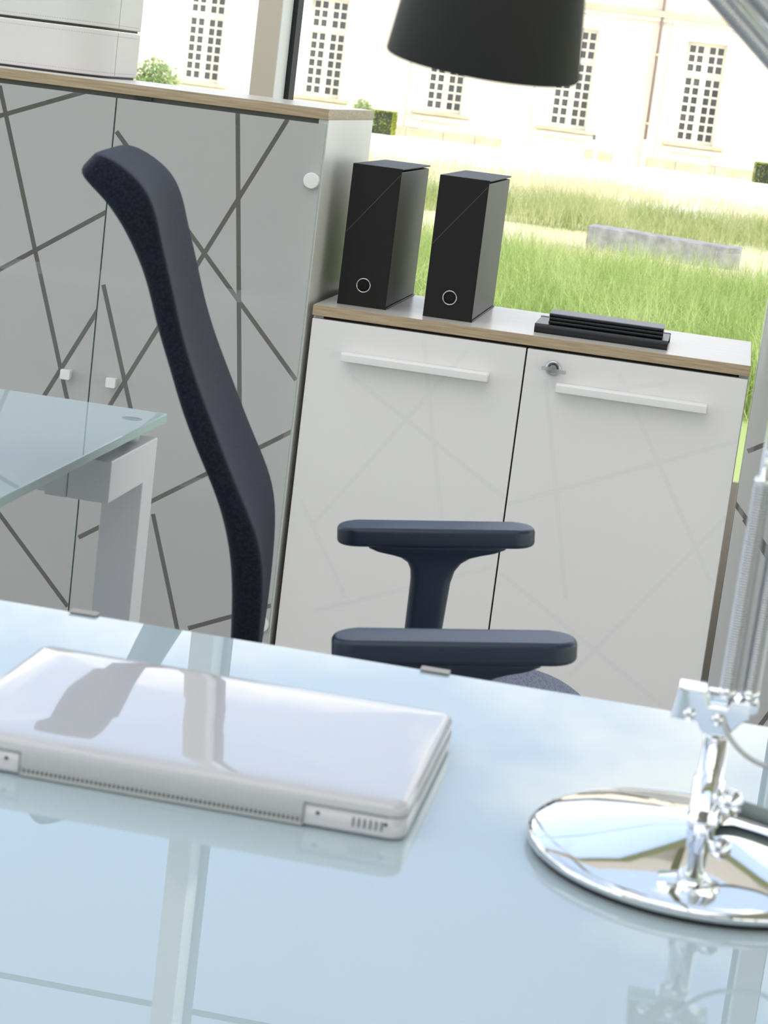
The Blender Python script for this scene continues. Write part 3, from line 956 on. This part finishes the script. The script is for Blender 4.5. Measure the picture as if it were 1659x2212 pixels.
prism(bm, [(-0.235, 0.47), (-0.250, 0.55), (-0.232, 0.55), (-0.215, 0.46), (-0.10, 0.44), (-0.10, 0.405), (-0.21, 0.42)], -0.035, 0.035)
obj('back_support', bm, M['navy_plastic'], ch, bevel=0.004, seg=2)
bm = bmesh.new()
lathe(bm, [(0, 0.12), (0.028, 0.12), (0.028, 0.25), (0.018, 0.25), (0.018, 0.40), (0, 0.40)], 20)
obj('gas_lift', bm, M['navy_plastic'], ch)
sb_ = obj('star_base', T([(0, 0, 0.115), (0, 0, 0.155)], 0.035, 16), M['navy_plastic'], ch)
for i in range(5):
    a = R(72 * i + 20)
    obj('spoke', T([(0.02 * math.cos(a), 0.02 * math.sin(a), 0.14), (0.30 * math.cos(a), 0.30 * math.sin(a), 0.112)], [0.02, 0.013], 10), M['navy_plastic'], sb_)
    cb = bmesh.new()
    c_ = Vector((0.30 * math.cos(a), 0.30 * math.sin(a), 0.0695))
    lathe(cb, [(0, -0.02), (0.024, -0.02), (0.029, -0.015), (0.029, 0.015), (0.024, 0.02), (0, 0.02)], 20, Matrix.Translation(c_) @ Matrix.Rotation(a, 4, 'Z') @ Matrix.Rotation(R(90), 4, 'X'))
    obj('caster', cb, M['navy_plastic'], sb_)

# ================================================================== desk lamp
LXc, LYc = 0.778, -2.44
dl = root('desk_lamp', 'chrome spring-arm desk lamp with round base and black shade', 'lamp', (LXc, LYc, DZ))
bm = bmesh.new()
lathe(bm, [(0, 0.0025), (0.108, 0.0025), (0.112, 0.003), (0.1145, 0.005), (0.1150, 0.008), (0.1140, 0.0105), (0.1105, 0.0125), (0.104, 0.0145), (0.085, 0.0185), (0.06, 0.0235), (0.035, 0.0280), (0.02, 0.0305), (0.0, 0.031)], 96)
obj('base', bm, M['chrome'], dl, smooth=True)
bm = bmesh.new()
lathe(bm, [(0, 0.0), (0.110, 0.0), (0.110, 0.0032), (0, 0.0032)], 64)
obj('base_pad', bm, M['gasket'], dl)
bm = bmesh.new()
lathe(bm, [(0, 0.026), (0.012, 0.026), (0.0115, 0.034), (0.0105, 0.036), (0.0105, 0.060), (0.0085, 0.062), (0.0080, 0.092), (0.0, 0.092)], 28)
obj('stem', bm, M['chrome'], dl, smooth=True)
bm = bmesh.new()
lathe(bm, [(0, 0.0), (0.004, 0.0), (0.004, 0.007), (0.0085, 0.008), (0.0095, 0.011), (0.0085, 0.016), (0.005, 0.0185), (0, 0.0190)], 24, Matrix.Translation((0.005, -0.006, 0.049)) @ Matrix.Rotation(R(52), 4, 'Z') @ Matrix.Rotation(R(90), 4, 'X') @ Matrix.Rotation(R(48 + 42), 4, 'Y') if False else align((0.006, -0.004, 0.049), (0.014, -0.010, 0.049)))
obj('knob', bm, M['chrome'], dl, smooth=True)
# fork bracket: waisted pillar, cross block and raised ears
bm = bmesh.new()
lathe(bm, [(0.0, 0.090), (0.0085, 0.090), (0.0092, 0.096), (0.0110, 0.101), (0.0105, 0.104), (0.0, 0.104)], 24)
obj('socket', bm, M['chrome'], dl, smooth=True)
fk = bmesh.new()
prism(fk, [(-0.030, 0.0985), (-0.012, 0.0985), (-0.008, 0.092), (0.008, 0.092), (0.016, 0.103), (0.021, 0.106), (0.021, 0.117), (0.008, 0.117), (0.006, 0.111), (-0.0065, 0.111), (-0.0085, 0.121), (-0.0275, 0.121)], -0.011, 0.011)
bmesh.ops.translate(fk, verts=fk.verts, vec=(-0.002, 0, 0))
fork = obj('fork', fk, M['chrome'], dl, bevel=0.0012, seg=2)
for x in (-0.020, -0.0015):
    sb = bmesh.new()
    lathe(sb, [(0, 0.003), (0.003, 0.003), (0.0042, 0.0015), (0.0042, 0)], 16, Matrix.Translation((x, -0.011, 0.104 if x < -0.01 else 0.1035)) @ Matrix.Rotation(R(90), 4, 'X'))
    obj('screw', sb, M['chrome'], fork, smooth=True)
obj('ear', B(-0.010, 0.004, -0.004, 0.004, 0.111, 0.1205), M['chrome'], fork, bevel=0.001, seg=2)
# lower arm: two springs in front of two rods, all leaning very little
EL = Vector((0.010, 0.0, 0.470))                      # elbow


def coil(p0, p1, rad, wire, turns, nseg=10):
    p0, p1 = Vector(p0), Vector(p1)
    Mx = align(p0, p1)
    L_ = (p1 - p0).length
    pts = []
    tot = int(turns * nseg)
    for i in range(tot + 1):
        a = 2 * math.pi * i / nseg
        pts.append(Mx @ Vector((rad * math.cos(a), rad * math.sin(a), L_ * i / tot)))
    bm = bmesh.new()
    tube(bm, pts, wire, 5)
    return bm


for k, (xa, xb, ys) in enumerate(((0.0025, 0.0035, -0.002), (0.0170, 0.0185, 0.002))):
    p0, p1 = (xa, ys, 0.121), (xb, ys, 0.262)
    obj('spring', coil(p0, p1, 0.0052, 0.0009, 80, 12), M['steel'], dl)
    cb = bmesh.new()
    lathe(cb, [(0, -0.004), (0.0045, -0.004), (0.0062, -0.002), (0.0062, 0.002), (0.003, 0.004), (0, 0.004)], 20, align(p0, p1))
    obj('spring_cap', cb, M['chrome'], dl, smooth=True)
    cb = bmesh.new()
    lathe(cb, [(0, -0.002), (0.0058, -0.002), (0.0058, 0.002), (0.0025, 0.004), (0.0025, 0.009), (0, 0.010)], 20, align(p1, (xb + .0002, ys, 0.4)))
    obj('spring_cap', cb, M['chrome'], dl, smooth=True)
    obj('arm_rod', T([(xa - 0.001, ys + 0.012, 0.112), (xb - 0.001 + 0.004, ys + 0.012, 0.47)], 0.0032, 12), M['chrome'], dl)
    obj('hook', T([(xb, ys, 0.270), (xb + 0.0003, ys + 0.004, 0.278), (xb, ys + 0.011, 0.281)], 0.001, 8), M['chrome'], dl)
obj('fork_link', B(-0.002, 0.024, 0.000, 0.016, 0.107, 0.1165), M['chrome'], dl, bevel=0.0015, seg=2)
bm = bmesh.new()
prism(bm, [(-0.008, 0.455), (0.030, 0.455), (0.040, 0.480), (0.034, 0.510), (0.010, 0.515), (-0.006, 0.490)], 0.004, 0.018)
obj('elbow', bm, M['chrome'], dl, bevel=0.002, seg=2)
# upper arm rises to the left, shade hangs from its end
U0 = Vector((0.016, 0.006, 0.494))
UD = Vector((-0.0756, 0.0, 0.0654)).normalized()
UN = Vector((0.654, 0, 0.756)).normalized()
HE = U0 + UD * 0.262
for k, off in enumerate((-0.009, 0.009)):
    p0 = U0 + UN * off + UD * 0.012 + Vector((0, -0.006, 0))
    p1 = U0 + UN * off + UD * 0.19 + Vector((0, -0.006, 0))
    obj('spring', coil(p0, p1, 0.0049, 0.0009, 100, 12), M['steel'], dl)
    obj('arm_rod', T([U0 + UN * off * 0.25 + Vector((0, 0.006 + 0.007 * k, 0)), HE + UN * off * 0.25 + Vector((0, 0.004, 0))], 0.0028, 12), M['chrome'], dl)
SHB = Vector((0.567 - LXc, 0.0, 1.240 - DZ))         # centre of the shade's opening
ax = (Matrix.Rotation(R(4.2), 3, 'Y') @ Matrix.Rotation(R(8.5), 3, 'X')) @ Vector((0, 0, 1))
SHT = SHB + ax * 0.125
obj('head_joint', T([HE, HE + UD * 0.02, SHT + ax * 0.012], [0.007, 0.007, 0.009], 14), M['chrome'], dl, smooth=True)
bm = bmesh.new()
lathe(bm, [(0.0595, 0.0), (0.0615, 0.0), (0.0622, 0.001), (0.0495, 0.105), (0.043, 0.117), (0.030, 0.123), (0.0, 0.125)], 64, align(SHB, SHT))
lathe(bm, [(0.0, 0.122), (0.029, 0.120), (0.041, 0.114), (0.0475, 0.104), (0.0595, 0.0)], 64, align(SHB, SHT))
sh = obj('shade', bm, M['shade'], dl, smooth=True)
bm = bmesh.new()
lathe(bm, [(0, 0.018), (0.012, 0.021), (0.02, 0.032), (0.023, 0.045), (0.019, 0.062), (0.012, 0.078), (0.012, 0.11), (0, 0.11)], 24, align(SHB, SHT))
obj('bulb', bm, pm('frosted_bulb', (0.7, 0.7, 0.68), 0.4), sh, smooth=True)
cpts = smoothcurve([(0.002, -0.009, 0.1075), (0.004, -0.014, 0.100), (0.011, -0.016, 0.091), (0.022, -0.016, 0.083), (0.036, -0.015, 0.079), (0.06, -0.012, 0.08), (0.085, -0.006, 0.10), (0.10, 0.0, 0.16)], 6)
obj('cable', T(cpts, 0.0017, 10), M['cable'], dl)
gpts = smoothcurve([(0.006, 0.006, 0.046), (0.020, 0.010, 0.040), (0.05, 0.012, 0.034), (0.10, 0.008, 0.022), (0.15, -0.01, 0.0065)], 6)
obj('cable_sleeve', T(gpts, 0.0058, 14), pm('grey_sleeve', (0.25, 0.30, 0.30), 0.4), dl)

# ================================================================== outside
GZ0, GZ1 = -0.28, -0.80


def gz(y):
    y = np.asarray(y, float)
    return np.interp(y, [0.8, 12, 22, 34, 70, 120], [-0.22, -0.28, -0.46, -0.56, -0.80, -0.8])


bm = bmesh.new()
ys = [-40, -9, 0.82, 4, 8, 12, 16, 22, 28, 34, 44, 56, 70.2]
xs = [-60, -30, -20, -14, -8, -4, 0, 4, 8, 20, 40]
vs = [[bm.verts.new((x, y, float(gz(y)))) for x in xs] for y in ys]
for i in range(len(ys) - 1):
    for j in range(len(xs) - 1):
        bm.faces.new((vs[i][j], vs[i][j + 1], vs[i + 1][j + 1], vs[i + 1][j]))
m = pm('garden_soil', (0.5, 0.5, 0.3), 0.95)
t_ = m.node_tree
tc_ = N(t_, 'ShaderNodeTexCoord')
sp_ = N(t_, 'ShaderNodeSeparateXYZ'); t_.links.new(tc_.outputs['Object'], sp_.inputs[0])
nz = N(t_, 'ShaderNodeTexNoise', inp={'Scale': 0.7, 'Detail': 6}); t_.links.new(tc_.outputs['Object'], nz.inputs['Vector'])
ad = N(t_, 'ShaderNodeMath', operation='MULTIPLY_ADD', inp={1: 6.0}); t_.links.new(nz.outputs[0], ad.inputs[0]); t_.links.new(sp_.outputs[1], ad.inputs[2])
mr = N(t_, 'ShaderNodeMapRange', inp={'From Min': 10, 'From Max': 50}); t_.links.new(ad.outputs[0], mr.inputs[0])
rp = N(t_, 'ShaderNodeValToRGB')
el = rp.color_ramp.elements
el[0].position = 0.0; el[0].color = (0.34, 0.42, 0.14, 1)
el[1].position = 1.0; el[1].color = (0.86, 0.83, 0.74, 1)
for p_, c_ in ((0.13, (0.36, 0.43, 0.16, 1)), (0.22, (0.62, 0.54, 0.34, 1)), (0.38, (0.64, 0.56, 0.36, 1)), (0.48, (0.48, 0.50, 0.24, 1)), (0.62, (0.66, 0.62, 0.38, 1)), (0.74, (0.86, 0.83, 0.74, 1))):
    q = el.new(p_); q.color = c_
t_.links.new(mr.outputs[0], rp.inputs[0])
t_.links.new(rp.outputs[0], t_.nodes['Principled BSDF'].inputs['Base Color'])
gr = obj('ground', bm, m)
struct(gr, 'garden ground of grass and pale gravel')


def blades(name, pts, hmin, hmax, wid, mat, seed, lean=0.35, segs=3, fall=None):
    rng = np.random.default_rng(seed)
    n = len(pts)
    h = rng.uniform(hmin, hmax, n)
    if fall:
        h *= np.interp(pts[:, 1], fall[0], fall[1])
    a = rng.uniform(0, 2 * np.pi, n)
    ln = np.abs(rng.normal(0, lean, n)) + 0.05
    dirx, diry = np.cos(a), np.sin(a)
    b = rng.uniform(0, 2 * np.pi, n)
    sx, sy = np.cos(b), np.sin(b)
    V = np.zeros((n, (segs) * 2 + 1, 3))
    for k in range(segs + 1):
        t = k / segs
        off = ln * h * t ** 1.8
        zz = h * (t - 0.28 * ln * t ** 3)
        cx = pts[:, 0] + dirx * off
        cy = pts[:, 1] + diry * off
        cz = pts[:, 2] + zz
        ww = wid * (1 - t ** 1.5) / 2
        if k < segs:
            V[:, 2 * k] = np.c_[cx - sx * ww, cy - sy * ww, cz]
            V[:, 2 * k + 1] = np.c_[cx + sx * ww, cy + sy * ww, cz]
        else:
            V[:, 2 * segs] = np.c_[cx, cy, cz]
    nv = segs * 2 + 1
    base = (np.arange(n) * nv)[:, None]
    quads = []
    for k in range(segs - 1):
        quads.append(base + np.array([[2 * k, 2 * k + 1, 2 * k + 3, 2 * k + 2]]))
    Q = np.concatenate(quads)
    Tt = base + np.array([[2 * segs - 2, 2 * segs - 1, 2 * segs]])
    me = bpy.data.meshes.new(name)
    me.vertices.add(n * nv)
    me.vertices.foreach_set('co', V.reshape(-1))
    loops = np.concatenate([Q.reshape(-1), Tt.reshape(-1)])
    me.loops.add(len(loops))
    me.loops.foreach_set('vertex_index', loops.astype(np.int32))
    np_ = len(Q) + len(Tt)
    me.polygons.add(np_)
    st = np.concatenate([np.arange(len(Q)) * 4, len(Q) * 4 + np.arange(len(Tt)) * 3])
    me.polygons.foreach_set('loop_start', st.astype(np.int32))
    me.update(calc_edges=True)
    me.validate()
    me.materials.append(mat)
    o = bpy.data.objects.new(name, me)
    C.objects.link(o)
    return o


rng = np.random.default_rng(3)


def scatter(n, y0, y1, clump=0.0, nclump=1, seed=0):
    r = np.random.default_rng(seed)
    if clump:
        cy = r.uniform(y0, y1, nclump)
        lo_, hi_ = edge(cy)
        cxs = lo_ + (hi_ - lo_) * r.uniform(0, 1, nclump)
        k = r.integers(0, nclump, n)
        x = cxs[k] + r.normal(0, clump, n)
        y = cy[k] + r.normal(0, clump, n)
    else:
        y = r.uniform(y0, y1, n)
        lo_, hi_ = edge(y)
        x = lo_ + (hi_ - lo_) * r.uniform(0, 1, n)
    return np.c_[x, y, gz(y) - 0.02]


def edge(y):
    # strip of garden that the window shows, with a margin of two metres or so
    d = y + 3.8
    return 0.74 - 0.155 * d - 1.6, 0.74 + 0.055 * d + 1.6


def clear_of_stone(p):
    return p[~((np.abs(p[:, 0] + 0.05) < 1.15) & (p[:, 1] > 19.55) & (p[:, 1] < 20.8))]


g1 = scatter(40000, 7.0, 13.3, 0.13, 330, 1)
g2 = scatter(12000, 7.0, 13.9, 0, 1, 2)
o = blades('feather_grass', np.concatenate([g1, g2]), 0.30, 0.68, 0.0075, M['grass'], 5, lean=0.8, fall=((7, 12.5, 14.2), (1, 1.0, 0.6)))
tag(o, 'long pale green feather grass filling the garden outside', 'grass', kind='stuff')
g3 = np.concatenate([scatter(12000, 24.5, 31, 0.35, 60, 7), scatter(3000, 24.5, 33, 0.2, 60, 17)])
o = blades('meadow_grass', g3, 0.2, 0.50, 0.010, M['meadow'], 8, lean=0.5)
tag(o, 'green grass strip behind the grey stone block', 'grass', kind='stuff')
o = blades('dry_grass', clear_of_stone(scatter(9000, 15.3, 19.3, 0.3, 130, 9)), 0.08, 0.22, 0.008, M['dry_grass'], 11, lean=0.6)
tag(o, 'short dry grass in front of the grey stone block', 'grass', kind='stuff')
o = blades('dry_grass', scatter(9000, 33.5, 42, 0.45, 70, 10), 0.2, 0.6, 0.010, M['dry_grass'], 12, lean=0.6)
tag(o, 'tall straw coloured grass before the pale gravel and facade', 'grass', kind='stuff')

# stone block
bm = bmesh.new()
bmesh.ops.create_cube(bm, size=1)
bmesh.ops.scale(bm, verts=bm.verts, vec=(1.70, 0.45, 0.62))
bmesh.ops.subdivide_edges(bm, edges=bm.edges, cuts=4, use_grid_fill=True)
random.seed(4)
for v in bm.verts:
    v.co += Vector((random.uniform(-1, 1), random.uniform(-1, 1), random.uniform(-1, 1))) * 0.008
st_ = obj('stone_block', bm, M['rock'], bevel=0.012, seg=2)
st_.location = (-0.05, 20.2, -0.31 + 0.31 - 0.16 - 0.31)
st_.rotation_euler = (0, R(1.3), R(-3))
tag(st_, 'long grey stone block lying in the grass', 'stone')


def bush(name, label, c, size, n, mat, seed, boxy=False, leaf=0.05, group=None):
    r = np.random.default_rng(seed)
    t = root(name, label, 'shrub', c, 0, group)
    if boxy:
        p = r.uniform(-1, 1, (n, 3))
        k = r.integers(0, 3, n)
        p[np.arange(n), k] = np.sign(p[np.arange(n), k])
        keep = ~((k == 1) & (p[:, 1] < 0) & (r.uniform(0, 1, n) < 0.7))  # front leaves thinned, the dark core behind stands in for shade
        p = p[keep]
        n = len(p)
        p = p * np.array(size) / 2
    else:
        p = r.normal(0, 1, (n, 3))
        p /= np.linalg.norm(p, axis=1)[:, None]
        p *= (r.uniform(0, 1, n) ** 0.4)[:, None]
        p[:, :2] *= (0.75 + 0.5 * r.uniform(0, 1, n))[:, None]
        p = p * np.array(size) / 2
    p[:, 2] += size[2] / 2
    q = r.normal(0, 1, (n, 2, 3))
    q /= np.linalg.norm(q, axis=2)[:, :, None]
    V = np.stack([p - q[:, 0] * leaf, p + q[:, 1] * leaf * .5, p + q[:, 0] * leaf, p - q[:, 1] * leaf * .5], 1).reshape(-1, 3)
    me = bpy.data.meshes.new('leaves')
    me.from_pydata(V.tolist(), [], (np.arange(n * 4).reshape(-1, 4)).tolist())
    me.materials.append(mat)
    o_ = bpy.data.objects.new('leaves', me)
    C.objects.link(o_)
    o_.parent = t
    o_['kind'] = 'stuff'
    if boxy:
        obj('core', B(-size[0] * .46, size[0] * .46, -size[1] * .46, size[1] * .46, 0, size[2] * .97), M['hedge_shade'], t)
    else:
        obj('stem', T([(0, 0, 0), (0.02, 0, size[2] * .6)], 0.03, 8), M['pipe'], t)
    return t


bush('leafy_shrub', 'feathery green shrub beside the white storage boxes', (-12.0, 41.0, -0.58), (1.1, 1.0, 1.55), 2600, M['shrub'], 21, leaf=0.06)
bush('leafy_shrub', 'pale green shrub just right of the tall cabinet top', (-10.9, 60.0, -0.74), (0.75, 0.8, 1.15), 1800, M['shrub'], 22, leaf=0.05)
bush('box_hedge', 'clipped box hedge with dark front and lime edges, left of the lamp shade', (-11.75, 68.3, -0.80), (1.0, 1.0, 0.78), 3500, M['box_leaf'], 23, boxy=True, leaf=0.035)
bush('box_hedge', 'clipped lime green box hedge at the right edge of the window', (1.42, 68.0, -0.80), (0.95, 0.9, 0.66), 3500, M['box_leaf'], 24, boxy=True, leaf=0.035)

# low post near the facade
pt = root('garden_post', 'slim pale post with small box head before the facade', 'post', (-4.33, 68.0, -0.80))
obj('pole', B(-0.06, 0.06, -0.06, 0.06, 0, 0.86), M['post'], pt, bevel=0.006, seg=1)
obj('head', B(-0.15, -0.061, -0.08, 0.08, 0.72, 0.88), M['slate'], pt, bevel=0.006, seg=1)
obj('lamp_box', B(0.061, 0.13, -0.07, 0.07, 0.72, 0.92), M['steel'], pt, bevel=0.006, seg=1)

# -------- the long limestone building
FY = 70.0
bd = root('building', 'long pale limestone building across the garden', 'building', (0, FY, 0))
WX = [-18.62, -14.26, -9.93, -5.57, -1.22, 3.13]
WW, WZ0, WZ1 = 1.30, 0.16, 3.52
bm = bmesh.new()
xe = [-26.0]
for c_ in WX:
    xe += [c_ - WW / 2, c_ + WW / 2]
xe.append(8.0)
ZB, ZT = -0.85, 7.2
D_ = 0.22
for i in range(len(xe) - 1):
    a, b = xe[i], xe[i + 1]
    if i % 2 == 0:
        box(bm, a, b, 0, 0.4, ZB, ZT)
    else:
        box(bm, a, b, 0, 0.4, ZB, WZ0)
        box(bm, a, b, 0, 0.4, WZ1, ZT)
obj('wall', bm, M['facade'], bd)
obj('string_course', B(-26, 8, -0.10, 0.0, 4.06, 4.20), M['facade'], bd)
obj('string_course', B(-26, 8, -0.16, 0.0, 4.20, 4.40), M['stone_dark'], bd)
obj('cornice', B(-26.2, 8.2, -0.4, 0.4, ZT, ZT + 0.25), M['stone_dark'], bd)
bm = bmesh.new()
prism(bm, [(-0.5, ZT + 0.25), (3.2, ZT + 3.6), (7.0, ZT + 0.25)], -26.3, 8.3, 'x')
obj('roof', bm, M['slate'], bd)
random.seed(12)
x = -26.0
brick_me = None
while x < 8.0:
    wd = random.uniform(0.9, 1.5)
    x2 = min(x + wd, 8.0)
    obj('plinth_stone', B(x + 0.008, x2 - 0.008, -0.05 - random.uniform(0, 0.015), 0.0, ZB, -0.48 + random.uniform(-0.01, 0.01)), M['stone_dark'] if random.random() < 0.6 else M['facade'], bd)
    x = x2
# projecting surround strips of each bay
for c_ in WX:
    bm = bmesh.new()
    for s_ in (-1, 1):
        box(bm, c_ + s_ * 0.95 - 0.28, c_ + s_ * 0.95 + 0.28, -0.045, 0.0, ZB + 0.38, 4.06)
    box(bm, c_ - 0.67, c_ + 0.67, -0.045, 0.0, WZ1 + 0.02, 4.06)
    obj('window_surround', bm, M['facade'], bd)
    obj('window_sill', B(c_ - 1.03, c_ + 1.03, -0.16, 0.1, 0.02, 0.15), M['stone_dark'], bd, bevel=0.02, seg=1)
    obj('sill_moulding', B(c_ - 0.98, c_ + 0.98, -0.08, 0.0, -0.17, 0.0), M['facade'], bd)
colx = (-0.474, -0.2, 0.2, 0.474)
rowz = [3.30, 2.99, 2.68] + [2.235 - 0.30 * i for i in range(7)]
rowz[3:] = [2.21 - 0.302 * i for i in range(7)]
PWx, PHz = 0.192, 0.225
pane_me = None
src = None
for c_ in WX:
    # frame with muntins: a grid of bars round the panes
    bm = bmesh.new()
    xb = [-WW / 2] + [v for cx_ in colx for v in (cx_ - PWx / 2, cx_ + PWx / 2)] + [WW / 2]
    for i in range(0, len(xb), 2):
        box(bm, xb[i], xb[i + 1], 0, 0.06, WZ0, WZ1)
    zb_ = [WZ1] + [v for rz_ in rowz for v in (rz_ + PHz / 2, rz_ - PHz / 2)] + [WZ0]
    for j in range(0, len(zb_), 2):
        for i in range(1, len(xb) - 1, 2):
            box(bm, xb[i], xb[i + 1], 0.004, 0.055, zb_[j + 1], zb_[j])
    box(bm, -WW / 2, WW / 2, -0.05, 0.0, 2.385, 2.50)      # transom
    box(bm, -WW / 2, WW / 2, -0.04, 0.0, 0.17, 0.245)      # bottom rail
    box(bm, -0.045, 0.045, -0.035, 0.0, 0.17, 2.385)       # meeting stile
    if src is None:
        fr = obj('window', bm, M['win_frame'], bd)
        src = fr
    else:
        bm.free()
        fr = src.copy()
        C.objects.link(fr)
        fr.parent = bd
    fr.location = (c_, D_, 0)
    for rz_ in rowz:
        for cx_ in colx:
            if pane_me is None:
                p_ = obj('pane', B(-PWx / 2, PWx / 2, 0, 0.006, -PHz / 2, PHz / 2), M['win_pane'], fr)
                pane_me = p_.data
            else:
                p_ = bpy.data.objects.new('pane', pane_me)
                C.objects.link(p_)
                p_.parent = fr
            p_.location = (cx_, 0.035, rz_)
            p_.rotation_euler = (R(random.uniform(-0.8, 0.8)), 0, R(random.uniform(-0.8, 0.8)))
    obj('room_dark', B(c_ - WW / 2, c_ + WW / 2, 0.41, 0.43, WZ0, WZ1), M['win_pane'], bd)
dp = obj('downpipe', T([(-2.85, -0.09, 0.10), (-2.85, -0.09, 5.4), (-2.85, -0.09, ZT)], 0.05, 12), M['pipe'], bd)
obj('pipe_foot', T([(-2.87, -0.10, -0.84), (-2.86, -0.10, 0.11)], 0.065, 12), M['facade'], bd)
for z in (0.65, 2.95, 5.2):
    obj('pipe_bracket', T([(-2.85, -0.09, z - 0.04), (-2.85, -0.09, z + 0.04)], 0.068, 12), M['stone_dark'], dp)
